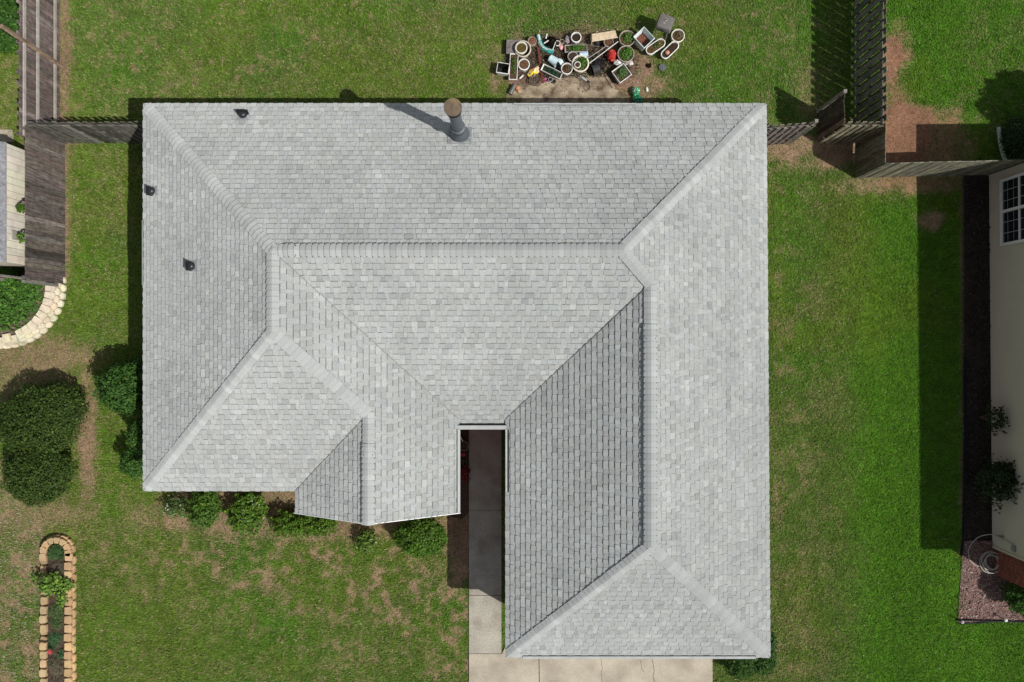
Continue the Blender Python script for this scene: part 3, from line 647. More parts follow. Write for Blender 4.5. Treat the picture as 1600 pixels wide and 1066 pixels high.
x, y = P(1598, 935, .6); shrub('dark green shrub in the red brown bark bed', x, y, [(0, 0, .5, .5, .5, .55)], 5200, .06, (.04, .11, .014), lump=.15)
x, y = 17.9, 6.75
shrub('broad dark shrub beyond the right fence that shades the lawn edge', x, y, [(0, 0, 1.6, 1.25, 1.0, 1.5), (-.4, .5, 1.3, .8, .8, 1.1)], 9000, .12, (.03, .075, .014))
x, y = P(1592, 215, .5); shrub('low dark shrub with tiny pale specks beside the white pipe', x, y, [(0, 0, .3, .45, .7, .32)], 2200, .06, (.025, .055, .013), flowers=((.35, .18, .12), 26))
# vines over the shed fence
for (px, py, nn) in ((33, 326, 90), (34, 371, 70)):
    x, y = P(px, py, 1.75); shrub('leafy sprig poking over the fence, the %s one' % ('upper' if py < 350 else 'lower'), x, y, [(0, 0, 1.7, .14, .15, .16)], nn, .09, MG, name='vine_sprig', cat='vine', stems=2, group='sprigs over the shed fence')

# ------------------------------------------------------------------ stone ringed bed
x0, y0 = P(6, 448)
bed = thing('stone_bed_wall', 'curved dry stacked wall of cream blocks around the ivy bed', 'garden wall', (x0, y0, 0))
A0 = math.radians(8)
for lay, (r, z, ph) in enumerate(((1.90, .07, 0.), (1.82, .20, .5), (1.74, .33, .1))):
    arc = 0; a = -A0*-1
    nblk = 15; a_s = math.radians(6); a_e = math.radians(-108)
    for i in range(nblk):
        a = a_s+(a_e-a_s)*(i+ph)/nblk
        if lay == 2 and i in (10, 12): continue
        ry = .98; c3 = Vector((r*math.cos(a), r*ry*math.sin(a), z)); rz = a
        mb = MB(); w = 2*PI*1.85*(114/360)/nblk*.98; dd = .30; h = .125
        prof = [(-dd/2, -w*.40), (dd*.28, -w*.5), (dd*.46, -w*.32), (dd/2, 0), (dd*.46, w*.32), (dd*.28, w*.5), (-dd/2, w*.40)]
        cv = jit((.60, .545, .40), .07); s = .93
        R_ = Matrix.Rotation(rz+random.gauss(0, .05), 3, 'Z')
        lo = [c3+R_ @ Vector((q[0]*s, q[1]*s, -h/2)) for q in prof]; m1 = [c3+R_ @ Vector((q[0], q[1], -h*.3)) for q in prof]
        m2 = [c3+R_ @ Vector((q[0], q[1], h*.3)) for q in prof]; hi = [c3+R_ @ Vector((q[0]*s, q[1]*s, h/2)) for q in prof]
        k = len(prof); allv = lo+m1+m2+hi; fs = [list(range(k))[::-1], [3*k+j for j in range(k)]]
        for q in range(3): fs += [(q*k+j, q*k+(j+1) % k, (q+1)*k+(j+1) % k, (q+1)*k+j) for j in range(k)]
        mb.add(allv, fs, 0, cv).build('block', M_block, bed)
circ = [(x0+1.66*math.cos(t), y0+1.6*math.sin(t)) for t in np.linspace(0, 2*PI, 40)[:-1]]
struct(MB().prism(circ, -.05, .28).build('bed_soil', M_mulch))
V, F, c_ = leaves(15000, [(-.1, .45, .25, 1.7, 1.0, .38), (.35, -.45, .25, 1.15, 1.0, .35), (.95, .2, .25, .62, 1.0, .3), (-.3, -.95, .22, 1.0, .5, .3), (-.3, .95, .35, 1.3, .5, .5)], .085, (.05, .13, .018), seed=5, shell=.3, flat=.5, yel=.2, zmin=.2)
V[:, 0] += x0; V[:, 1] += y0
ok = np.repeat((((V[::4, 0]-x0+.25)/.48)**2+((V[::4, 1]-y0+.85)/.5)**2 > 1) & (V[::4, 1] < 1.86-.06*(V[::4, 0]+14.4)) | (V[::4, 0] < -16.2), 4); kk = ok[::4]
V = V[ok]; F = np.arange(len(V)).reshape(-1, 4)
tag(numesh('ivy', V, F, M_leaf, c_[kk]), 'mass of bright green ivy filling the stone ringed bed', 'ivy', kind='stuff')
V, F, c_ = leaves(5000, [(-.2, 0, .35, .8, .55, .45)], .09, (.05, .14, .018), seed=9, shell=.2, flat=.4, yel=.15); xx, yy = P(18, 424); V[:, 0] += xx; V[:, 1] += yy
tag(numesh('ivy', V, F, M_leaf, c_), 'bright ivy clump between the shed and the short fence', 'ivy', kind='stuff')

# ------------------------------------------------------------------ long block edged bed at lower left
bd = thing('block_edging', 'long narrow racetrack edging of tan blocks at lower left', 'garden edging', (*P(93, 860), 0))
bx0, by0 = P(93, 860)
def eblock(c3, rz, w, dd, h, cv):
    mb = MB(); c3 = Vector(c3); R_ = Matrix.Rotation(rz, 3, 'Z')
    prof = [(-dd/2, -w*.42), (dd*.3, -w*.49), (dd*.48, -w*.3), (dd*.48, w*.3), (dd*.3, w*.49), (-dd/2, w*.42)]; k = len(prof); allv = []
    for s, zz in ((.95, -h/2), (1, -h*.35), (1, h*.35), (.94, h/2)): allv += [c3+R_ @ Vector((q[0]*s, q[1]*s, zz)) for q in prof]
    fs = [list(range(k))[::-1], [3*k+j for j in range(k)]]
    for q in range(3): fs += [(q*k+j, q*k+(j+1) % k, (q+1)*k+(j+1) % k, (q+1)*k+j) for j in range(k)]
    mb.add(allv, fs, 0, cv).build('block', M_block, bd)
TAN = (.47, .315, .17)
for lay, (zz, ex) in enumerate(((.06, .05), (.17, 0))):
    rr = .40+ex
    for i in range(7):
        a = PI*(i+.5*(1-lay)*.8)/6.3-.05; eblock((rr*math.cos(a), rr*.95*math.sin(a), zz), a, .24, .20, .105, jit(TAN, .2))
    for i in range(19):
        yy = -.16-.285*i-(.14 if lay == 0 else 0)
        eblock((rr+random.gauss(0, .008), yy+random.gauss(0, .008), zz), random.gauss(0, .04), .275, .22, .105, jit(TAN, .2))
        if lay == 0 or i not in (1, 3, 4, 9): eblock((-rr+random.gauss(0, .012), yy+random.gauss(0, .01), zz-.01), PI+random.gauss(0, .06), .275, .20, .105, jit((.40, .28, .16), .18))
struct(MB().prism([P(78, 850), P(108, 850), P(108, 1160), P(78, 1160)], -.05, .10).build('bed_soil', M_soil))
def stuff_leaves(lab, px, py, blobs, n, size, base, sd_, name='plant', cat='plant', **kw):
    xx, yy = P(px, py, .2); t = thing(name, lab, cat, (xx, yy, 0)); V, F, c_ = leaves(n, blobs, size, base, seed=sd_, **kw)
    numesh('foliage', V, F, M_leaf, c_, t); return t
def blades(mb, cx, cy, cz, n, ln, spread, base, w=.012, up=.5):
    for i in range(n):
        a = random.random()*6.28; r0 = random.random()*spread; b = Vector((cx+r0*math.cos(a*1.7), cy+r0*math.sin(a*1.7), cz)); l_ = ln*random.uniform(.6, 1.2)
        dd = Vector((math.cos(a), math.sin(a), 0)); nn = Vector((-dd.y, dd.x, 0))*w; m_ = b+dd*l_*.45+Vector((0, 0, up*l_)); e = b+dd*l_+Vector((0, 0, up*l_*.7))
        c_ = jit(base, .4); mb.add([b-nn, b+nn, m_+nn*.8, m_-nn*.8, e], [(0, 1, 2, 3), (3, 2, 4)], 0, c_)
for k, (px, py, n_, base, lb) in enumerate(((93, 862, 330, (.05, .10, .03), 'dark grassy clump at the rounded top of the tan block bed'), (93, 895, 260, (.13, .10, .07), 'dry brown grassy clump behind the bright bush in the block bed'),
        (92, 960, 300, (.07, .11, .035), 'olive grassy clump midway down the tan block bed'), (93, 1005, 170, (.06, .13, .05), 'spiky blue green clump above the red flower'), (92, 1045, 330, (.13, .11, .07), 'dry straggly clump at the bottom of the block bed'))):
    x, y = P(px, py); t = thing('grass_clump', lb, 'plant', (x, y, .1), 0, 'grassy clumps in the block bed'); mb = MB()
    for q_ in range(7): blades(mb, random.uniform(-.16, .16), random.uniform(-.34, .34)*(.4 if k == 0 else 1), 0, int(n_*.34), .20, .10, jit(base, .25), w=.008, up=.5)
    mb.build('leaves', M_grass, t)
stuff_leaves('bright yellow green bush spilling over the tan block edging', 84, 908, [(0, 0, .35, .48, .36, .3), (.45, -.1, .3, .25, .2, .2), (.35, -.55, .3, .16, .25, .2)], 1150, .095, (.11, .20, .03), 21, name='bush', cat='bush', lump=.4, var=.5, shell=.1, flat=.5)
x, y = P(79, 1018, .35); fl_ = thing('flower', 'single red flower in the tan block bed', 'flower', (x, y, 0)); mb = MB()
for i in range(12): a = i*.55; mb.add([(0, 0, .35), (.07*math.cos(a), .07*math.sin(a), .38), (.085*math.cos(a+.35), .085*math.sin(a+.35), .37), (.06*math.cos(a+.7), .06*math.sin(a+.7), .35)], [(0, 1, 2, 3)], 0, (.55, .06, .08))
mb.build('petals', M_leaf, fl_); MB().tube([(0, 0, .1), (.01, 0, .34)], .006, 5).build('stem', M_stem, fl_)

# ------------------------------------------------------------------ shed at the left
sh = thing('shed', 'cream sided shed with grey roof behind the long brown fence', 'shed', (-14.86, 0, 0))
ys0, ys1 = 2.34, 5.80
mb = MB(); y = ys0
while y < ys1-.01:
    w = min(.21, ys1-y); mb.box((0, y+w/2, 1.0), (.03, w-.012, 2.0), col=jit((1, 1, 1), .05)); y += .21
mb.box((-1.2, ys0, 1.0), (2.4, .03, 2.0)); mb.box((-1.2, ys1, 1.0), (2.4, .03, 2.0)); mb.box((-.03, (ys0+ys1)/2, 1.0), (.03, ys1-ys0, 1.98), col=(.35, .33, .28))
mb.build('wall', M_shed, sh)
mb = MB(); mb.add([(.03, ys0-.03, 2.0), (.03, ys1+.03, 2.0), (-1.3, ys1+.03, 2.55), (-1.3, ys0-.03, 2.55), (-2.6, ys1+.03, 2.0), (-2.6, ys0-.03, 2.0),
    (.03, ys0-.03, 1.97), (.03, ys1+.03, 1.97), (-1.3, ys1+.03, 2.52), (-1.3, ys0-.03, 2.52), (-2.6, ys1+.03, 1.97), (-2.6, ys0-.03, 1.97)],
    [(0, 1, 2, 3), (3, 2, 4, 5), (6, 7, 1, 0), (6, 0, 3, 9), (9, 3, 5, 11), (1, 7, 8, 2), (2, 8, 10, 4), (9, 8, 7, 6), (11, 10, 8, 9)])
rf = mb.build('roof', M_roofgrey, sh)
mb = MB(); y = ys0+.1
while y < ys1-.1: mb.box((-.14, y, 2.078), (.03, .12, .012), M=Matrix.Rotation(.39, 3, 'Y')); y += .26
mb.build('roof_clip', M_black, rf)
MB().box((.03, 3.15, 1.62), (.05, .26, .3)).build('vent_box', mat('shed_vent', (.3, .28, .24), .8, .1), sh)
struct(MB().prism([P(-40, 203), P(20, 203), P(22, 222), P(-40, 222)], -.05, .02).build('shed_pad', M_conc))

# ------------------------------------------------------------------ neighbouring house at the right
nb = thing('house', 'beige sided neighbouring house at the right edge', 'house', (15.42, 0, 0), math.radians(.5))
mb = MB(); zc = 0.0; k = 0
while zc < 2.42:
    z1 = zc+.105; mb.add([(.0, 5.35, zc), (.0, -6.64, zc), (.03, -6.64, z1), (.03, 5.35, z1), (.03, 5.35, zc), (.03, -6.64, zc)], [(0, 1, 2, 3), (0, 4, 5, 1)], 0, (1, 1, 1)); zc = z1
mb.box((3.6, 5.36, 1.22), (7.2, .05, 2.44)); mb.box((7.2, -.6, 1.22), (.05, 12, 2.44))
mb.box((.01, 5.36, 1.22), (.07, .07, 2.44)); mb.box((.012, -6.62, 1.22), (.06, .08, 2.44))
mb.box((.06, -.6, 1.22), (.05, 11.9, 2.44), col=(.5, .5, .5))
mb.build('siding_wall', M_siding, nb)
M_nbrick = mat('neighbour_brick', (.20, .07, .045), .9, .25, 10, grain=.15, gscale=14)
mb = MB(); zc = 0
while zc < 2.44:
    yy = -6.66-.11*(int(zc/.075) % 2)
    ys = -6.66
    while ys > -7.5:
        nxt = max(ys-(.22 if ys < -6.66 else (.11 if int(zc/.075) % 2 else .22)), -7.5); mb.box((.10, (ys+nxt)/2, zc+.034), (.10, abs(ys-nxt)-.008, .066), col=jit((1, 1, 1), .2)); ys = nxt
    zc += .075
mb.box((.14, -7.08, 1.22), (.12, .84, 2.43), col=(1.2, 1.4, 1.5)); mb.box((3.7, -7.48, 1.22), (7.0, .1, 2.44))
mb.build('brick_wall', M_nbrick, nb)
mb = MB(); ee = .45
mb.prism([(-ee, 5.92), (7.6, 5.92), (7.6, -7.72), (-ee, -7.72)], 2.44, 2.6).build('soffit', M_white, nb)
mb = MB(); xa, xb, ya, yb = -ee, 7.6, 5.92, -7.72; ru = (xb-xa)/2; zz = 2.6+ru*.5
mb.add([(xa, ya, 2.602), (xb, ya, 2.602), (xb, yb, 2.602), (xa, yb, 2.602), ((xa+xb)/2, ya-ru, zz), ((xa+xb)/2, yb+ru, zz)], [(1, 0, 4), (2, 1, 4, 5), (3, 2, 5), (0, 3, 5, 4)]); mb.build('roof', M_roofgrey, nb)
# window, as two double hung sashes
y_a, y_b, z_a, z_b = 3.02, 5.02, .58, 2.08
mb = MB(); zm = (z_a+z_b)/2; ym = 4.05
for yy in (y_a, ym, y_b): mb.box((-.02, yy, zm), (.07, .08, z_b-z_a+.08))
for zz in (z_a, z_b): mb.box((-.022, (y_a+y_b)/2, zz), (.07, y_b-y_a-.08, .08))
wn = mb.build('window', M_white, nb)
mb = MB()
for yc in ((y_a+ym)/2, (ym+y_b)/2): mb.box((.005, yc, zm), (.02, (y_b-y_a)/2-.085, z_b-z_a-.085))
mb.build('window_pane', M_glass, wn)
mb = MB()
for y1_, y2_ in ((y_a, ym), (ym, y_b)):
    for q in (1, 2): mb.box((-.006, y1_+(y2_-y1_)*q/3, zm), (.010, .008, z_b-z_a-.09))
    for q in (1, 2, 3, 4, 5): mb.box((-.013, (y1_+y2_)/2, z_a+(z_b-z_a)*q/6), (.010 if q != 3 else .05, (y2_-y1_)-.09, .008 if q != 3 else .05), col=(1, 1, 1) if q == 3 else (.4, .4, .4))
mb.build('muntin', M_white, wn)
MB().box((-.03, -6.40, .98), (.07, .15, .15)).build('meter_box', mat('meter', (.25, .26, .25), .6, .1), nb)
MB().tube([(-.03, -6.30, 1.0), (-.03, -6.22, .62), (-.02, -6.20, .1)], .012, 6).build('cable', M_hose, nb)
sp = MB().tube([(0, -6.14, .52), (-.10, -6.14, .52), (-.12, -6.14, .45)], .018, 8).build('spigot', M_iron, nb)

# white pipe, bark bed, edging, lights, hose
xa, ya = P(1558, 200); xb, yb = P(1568, 252)
o = MB().tube([(xa, ya, .06), (xa+.05, ya-.45, .06), (xa+.12, ya-.8, .07), (xb, yb, .07)], .062, 12).build('drain_pipe', mat('pale_pipe', (.55, .62, .52), .6, .08, 5), smooth=True)
tag(o, 'pale green white drain pipe lying beyond the right fence', 'pipe')
poly = [P(1506, 845), P(1560, 845), P(1640, 860), P(1640, 972), P(1496, 972), P(1503, 870)]
struct(MB().prism(poly, -.06, .016).build('bark_bed', M_mulch))
def inpoly(x, y, pl):
    r = np.zeros(len(x), bool); j = len(pl)-1
    for i in range(len(pl)):
        xi, yi = pl[i]; xj, yj = pl[j]; cnd = ((yi > y) != (yj > y)) & (x < (xj-xi)*(y-yi)/(yj-yi)+xi); r ^= cnd; j = i
    return r
n = 16000; qx = RNG.uniform(13.8, 17.5, n); qy = RNG.uniform(-9.3, 5.2, n)
inb = inpoly(qx, qy, poly) | ((qx > 14.62) & (qx < 15.4) & (qy > -6.5) & (RNG.random(n) < .35)); qx = qx[inb]; qy = qy[inb]; n = len(qx)
an = RNG.uniform(0, PI, n); l = RNG.uniform(.015, .045, n); w = RNG.uniform(.005, .014, n); ca, sa = np.cos(an), np.sin(an); z = RNG.uniform(.018, .04, n); tz = RNG.uniform(-.012, .012, (n, 2))
V = np.stack([np.stack([qx+i*l*ca-j*w*sa, qy+i*l*sa+j*w*ca, z+i*tz[:, 0]+j*tz[:, 1]], 1) for i, j in ((-1, -1), (1, -1), (1, 1), (-1, 1))], 1).reshape(-1, 3)
cols = np.array([.27, .17, .15])*(.35+1.1*RNG.random((n, 1))); pl_ = (RNG.random(n) < .10) & (qy < -6.4); cols[pl_] = np.array([.42, .36, .34]); cols[qy > -6.4] *= .25  # chips along the wall darkened, shade painted into their colour
tag(numesh('bark_chips', V, np.arange(4*n).reshape(n, 4), M_chip, cols), 'loose reddish bark chips in the bed beside the neighbouring house', 'mulch', kind='stuff')
mb = MB(); e1 = [P(1507, 560), P(1507, 700), P(1506, 780), P(1504, 840), P(1501, 868)]
for a_, b_ in zip(e1[:-1], e1[1:]): mb.bar((*a_, .03), (*b_, .03), .03, .1)
tag(mb.build('bed_edging', M_black), 'black plastic edging between the neighbouring lawn and shaded bed', 'edging')
mb = MB(); mb.bar((*P(1494, 968), .03), (*P(1640, 972), .03), .035, .1); mb.bar((*P(1498, 974), .02), (*P(1560, 971), .02), .02, .06)
tag(mb.build('bed_edging', M_black), 'black edging along the bottom of the bark bed', 'edging')
for (px, py, lb) in ((1505, 973, 'small path light at the corner of the bark bed'), (1573, 970, 'small white topped path light along the bark bed edging')):
    x, y = P(px, py, .3); t = thing('path_light', lb, 'garden light', (x, y, 0), 0, 'path lights')
    MB().tube([(0, 0, -.03), (0, 0, .26)], .012, 8).build('stake', M_black, t)
    MB().lathe([(.001, .27), (.05, .26), (.052, .275), (.03, .30), (.001, .305)], n=16).build('lamp_head', mat('lamp_head', (.7, .7, .66) if px > 1550 else (.4, .4, .4), .4), t, True)
x, y = P(1548, 878, .1); hs = thing('garden_hose', 'coiled pale garden hose looping over bark beside the beige wall', 'hose', (x, y, 0))
pts = []; ns = 240
for i in range(ns):
    t = i/ns; a = t*2*PI*5+1.2; r = .30+.07*math.sin(t*19)-.03*t; rr = Vector((r*math.cos(a)+.03*math.sin(t*31), r*.98*math.sin(a)+.02*math.cos(t*23), 0))
    pts.append((rr.x, rr.y, .03+t*.10+(.14+.14*rr.x)*.45))
e0 = Vector(pts[0]); arc = [(P(1567, 837)[0]-x-.33, P(1567, 837)[1]-y, .50)]
for (px, py, z) in ((1552, 836, .42), (1540, 836, .2), (1528, 840, .08), (1518, 850, .03), (1513, 862, .03), (1515, 874, .03), (1522, 882, .03), (1530, 885, .05)):
    q = P(px, py, z); arc.append((q[0]-x, q[1]-y, z))
def smooth_path(ps, k=6):
    ps = [Vector(p) for p in ps]; out = []
    for i in range(len(ps)-1):
        p0 = ps[max(i-1, 0)]; p1 = ps[i]; p2 = ps[i+1]; p3 = ps[min(i+2, len(ps)-1)]
        for j in range(k):
            t = j/k; out.append(.5*((2*p1)+(-p0+p2)*t+(2*p0-5*p1+4*p2-p3)*t*t+(-p0+3*p1-3*p2+p3)*t**3))
    out.append(ps[-1]); return out
MB().tube(pts, .013, 7).build('hose_coil', M_hose, hs, True); MB().tube(smooth_path(arc), .013, 7).build('hose_end', M_hose, hs, True)

# ------------------------------------------------------------------ pots and clutter behind the house
GP = 'pots and planters in the heap behind the house'
WH = (.70, .70, .66); CR = (.56, .52, .42); TN = (.38, .32, .25)
def outline(kind, a, b, n=32):
    if kind == 'round': return [(a*math.cos(2*PI*i/n), a*math.sin(2*PI*i/n)) for i in range(n)]
    if kind == 'rect': return [(-a, -b), (a, -b), (a, b), (-a, b)]
    out = []
    for i in range(n//2+1): t = -PI/2+PI*i/(n//2); out.append((a-b+b*math.cos(t), b*math.sin(t)))
    for i in range(n//2+1): t = PI/2+PI*i/(n//2); out.append((-(a-b)+b*math.cos(t), b*math.sin(t)))
    return out
def planter(label, px, py, kind='round', a=.18, b=None, h=.28, rz=0.0, color=WH, wall=.025, soil=.8, fill=True, plant=0, pc=(.06, .14, .02), tap=.78, name='plant_pot', cat='plant pot', z0=0.0, inner=None, psize=.05, group=GP, soilc=(1, 1, 1), tilt=None, incol=None):
    b = b if b is not None else a; x, y = P(px, py, h+z0); t = thing(name, label, cat, (x, y, z0), rz, group)
    if tilt: t.rotation_euler = (tilt[0], tilt[1], rz)
    o = outline(kind, a, b); n = len(o); sx, sy = (a-wall)/a, (b-wall)/b; zs = h*soil; mb = MB()
    k = lambda f_, fx_=1, fy_=1: [(q[0]*f_*fx_, q[1]*f_*fy_) for q in o]
    ri = 1.0; ta = tap+(1-tap)*soil
    rings = [(k(tap), 0), (k(.955), h-.045), (k(ri), h-.045), (k(ri), h-.006), (k(.995, (a-wall*.3)/a, (b-wall*.3)/b), h), (k(1, sx, sy), h), (k(ta*.99, sx, sy), zs), (k(tap*.9, sx, sy), .012)]
    vs = [(q[0], q[1], z) for r_, z in rings for q in r_]; fs = [list(range(n))[::-1]]
    for j in range(len(rings)-1): fs += [(j*n+i, j*n+(i+1) % n, (j+1)*n+(i+1) % n, (j+1)*n+i) for i in range(n)]
    fs.append([(len(rings)-1)*n+i for i in range(n)])
    mb.add(vs, fs, 0, color)
    if incol:
        for q_ in range(1+5*n, len(mb.c)): mb.c[q_] = incol
    mb.build('body', M_pot, t, kind != 'rect')
    if fill:
        so2 = k(ta*.985, sx, sy); c0 = len(so2); vv = [(q[0], q[1], zs) for q in so2]+[(q[0]*.5, q[1]*.5, zs+.015+random.uniform(-.01, .01)) for q in so2]+[(0, 0, zs+.01)]
        ff = [(i, (i+1) % c0, c0+(i+1) % c0, c0+i) for i in range(c0)]+[(c0+i, c0+(i+1) % c0, 2*c0) for i in range(c0)]
        MB().add(vv, ff, 0, soilc).build('soil', M_soil, t)
    if plant:
        V, F, c_ = leaves(plant, [(0, 0, zs+.02, a*.8, b*.8, .10), (a*.2, b*.2, zs+.03, a*.6, b*.6, .12)], psize, pc, seed=int(px*7+py), shell=.1, flat=.3, zmin=zs); numesh('foliage', V, F, M_leaf, c_, t)
    return t
R = math.radians
planter('grey plastic tub behind the double cream pot', 803, 73, 'rect', .24, .22, .22, R(-2), (.23, .22, .21), fill=True, wall=.008, soil=.97, soilc=(2.4, 3.1, 4.2), name='plastic_tub', cat='tub')
MB()
planter('large cream pot holding a smaller pot, upper left of the heap', 817, 76, 'round', .265, h=.30, color=(.52, .47, .38), soilc=(.5, .5, .5), wall=.03, soil=.5)
planter('smaller mossy pot nested inside the large cream pot', 814.5, 74.5, 'round', .195, h=.20, z0=.17, color=(.60, .57, .48), wall=.035, soilc=(1.3, 1.4, .6))
planter('small brown rimmed pot right of the double cream pot', 831.5, 64, 'round', .14, h=.22, color=TN, soilc=(2.4, 1.7, 1.6), wall=.014, soil=.9)
planter('long upright white trough of dark soil at the left of the heap', 802.5, 104, 'rect', .135, .42, .24, R(-3), WH, wall=.018, plant=110, soilc=(1.2, 1.0, .9), soil=.9, name='trough_planter', cat='planter')
planter('white square empty planter at the far left of the heap', 786, 106.5, 'rect', .20, .17, .32, R(-9), WH, wall=.02, fill=False, incol=(.015, .015, .015), name='square_planter', cat='planter')
planter('round white pot beside the long upright trough', 818.7, 100.5, 'round', .185, h=.26, color=WH, wall=.026, soilc=(1.6, 1.3, 1.1), soil=.88)
planter('round white pot at the bottom middle of the heap', 885.7, 107, 'round', .185, h=.26, color=WH, wall=.022, soilc=(1.3, 1, .9), plant=40, pc=(.12, .1, .05))
planter('grey rimmed pot above the big cream pot with grass', 895, 88, 'round', .165, h=.26, color=(.48, .47, .44), wall=.014, soilc=(.8, .8, .8))
planter('big cream pot with grass and a tiny pot inside', 907, 99, 'round', .275, h=.30, color=(.66, .60, .50), wall=.04, plant=420, soil=.8)
planter('tiny cream pot standing in the big grassy cream pot', 902.4, 101, 'round', .105, h=.12, z0=.26, color=(.66, .62, .52), wall=.022)
planter('narrow rectangular planter of weeds in the middle of the heap', 900, 75.5, 'rect', .36, .115, .18, R(2), (.46, .43, .38), wall=.012, plant=420, soil=.85, name='trough_planter', cat='planter')
planter('round white pot alone at the top middle of the heap', 900.3, 58, 'round', .168, h=.28, color=WH, wall=.024, soilc=(.5, .5, .5), soil=.75)
planter('small white pot above the light blue bucket', 871.2, 67.5, 'round', .09, h=.15, color=WH, wall=.016, soilc=(.8, .6, .5))
planter('tiny dark rimmed pot right of the small white pot', 878.2, 64.6, 'round', .075, h=.13, color=TN, wall=.01, soilc=(.9, .7, .6))
planter('thin rimmed pot below the long tan box', 951, 65.5, 'round', .155, h=.24, color=(.5, .46, .38), wall=.013, soilc=(1.6, 1.2, 1.0))
planter('upper of two large round weedy pots', 980, 59.5, 'round', .252, h=.34, color=(.42, .38, .30), wall=.014, plant=380, pc=(.075, .15, .03), soilc=(1.5, 1.3, 1))
planter('lower of two large round weedy pots', 978, 84, 'round', .262, h=.34, color=(.46, .42, .33), wall=.014, plant=560, pc=(.075, .17, .025), soil=.88)
planter('white diamond turned planter of weeds at the lower right of the heap', 971.5, 114, 'rect', .235, .23, .30, R(36), WH, wall=.016, plant=300, pc=(.07, .14, .04), name='square_planter', cat='planter')
planter('tall pale blue planter with reddish soil on the grass', 1006.5, 58.5, 'rect', .235, .255, .46, R(43), (.62, .68, .68), wall=.018, soilc=(2.0, 1.3, 1.2), soil=.42, name='square_planter', cat='planter')
planter('white oval planter next to the tall pale blue planter', 1024.5, 72.5, 'oval', .345, .145, .26, R(34), WH, wall=.02, plant=60, soilc=(1.4, 1.1, .8), soil=.85, name='oval_planter', cat='planter')
planter('white oval planter holding a terracotta ball', 1047, 77.8, 'oval', .345, .145, .26, R(44), WH, wall=.022, soilc=(.6, .55, .5), soil=.8, name='oval_planter', cat='planter')
planter('round cream pot of dry stems at the far right of the heap', 1059.5, 55.5, 'round', .215, h=.28, color=(.66, .64, .54), wall=.026, plant=110, pc=(.13, .12, .06), soilc=(1.6, 1.2, .9))
planter('dark green trough with a white rim beside the light blue bucket', 862, 111.5, 'rect', .345, .115, .2, R(-26), WH, wall=.014, fill=True, soilc=(.35, .75, .55), soil=.7, name='trough_planter', cat='planter', plant=60, pc=(.02, .07, .04))
def blob(name, label, cat, px, py, z, r3, color, m=None, rz=0, n=14, amp=.18, group=None, parts=None, seedk=0):
    x, y = P(px, py, z); t = thing(name, label, cat, (x, y, 0), rz, group); mb = MB(); vs = []; fs = []; rr = random.Random(int(px*13+py*7+seedk))
    ns, nr = n, n//2
    for j in range(nr+1):
        ph = PI*j/nr-PI/2
        for i in range(ns):
            a = 2*PI*i/ns; q = 1+rr.uniform(-amp, amp)*math.cos(ph)
            vs.append((r3[0]*q*math.cos(ph)*math.cos(a), r3[1]*q*math.cos(ph)*math.sin(a), max(.005, z+r3[2]*math.sin(ph)*(1+rr.uniform(-amp, amp)*.6))))
    for j in range(nr):
        for i in range(ns): fs.append((j*ns+i, j*ns+(i+1) % ns, (j+1)*ns+(i+1) % ns, (j+1)*ns+i))
    mb.v = vs
    for f_ in fs:
        mb.f.append(list(f_)); mb.m.append(0); mb.c.append(color if not callable(color) else color(rr))
    mb.build('body' if not parts else parts, m or M_bag, t); return t
# yellow and pink sack: a flattened pointed bag
x, y = P(836, 109, .15); t = thing('plastic_sack', 'crumpled yellow and pale pink sack beside the round white pot', 'sack', (x, y, 0), R(38)); mb = MB(); rr = random.Random(5)
nu, nw = 12, 7; g_ = []
for i in range(nu+1):
    u = i/nu; wd_ = .13*min(1, .45+u*2)*(1-u**3*.9)+.01
    for j in range(nw+1):
        v = j/nw*2-1; g_.append((-.27+.54*u, v*wd_, .02+(.16*(1-v*v)*math.sin(PI*min(u*1.1, 1))+rr.uniform(0, .035))))
mb.v = g_+[(a_, b_, .004) for a_, b_, c_ in g_]; K = len(g_)
for i in range(nu):
    for j in range(nw):
        a_ = i*(nw+1)+j; f_ = (a_, a_+nw+1, a_+nw+2, a_+1); mb.f.append(list(f_)); mb.m.append(0)
        q = rr.random(); mb.c.append((.75, .58, .02) if i < 6 and q < .62 else ((.70, .50, .32) if q < .8 else ((.62, .55, .42) if q < .93 else (.55, .12, .08))))
for i in range(nu):
    for j in (0, nw): a_ = i*(nw+1)+j; mb.f.append([a_, a_+nw+1, K+a_+nw+1, K+a_]); mb.m.append(0); mb.c.append((.7, .55, .1))
mb.build('body', M_bag, t)
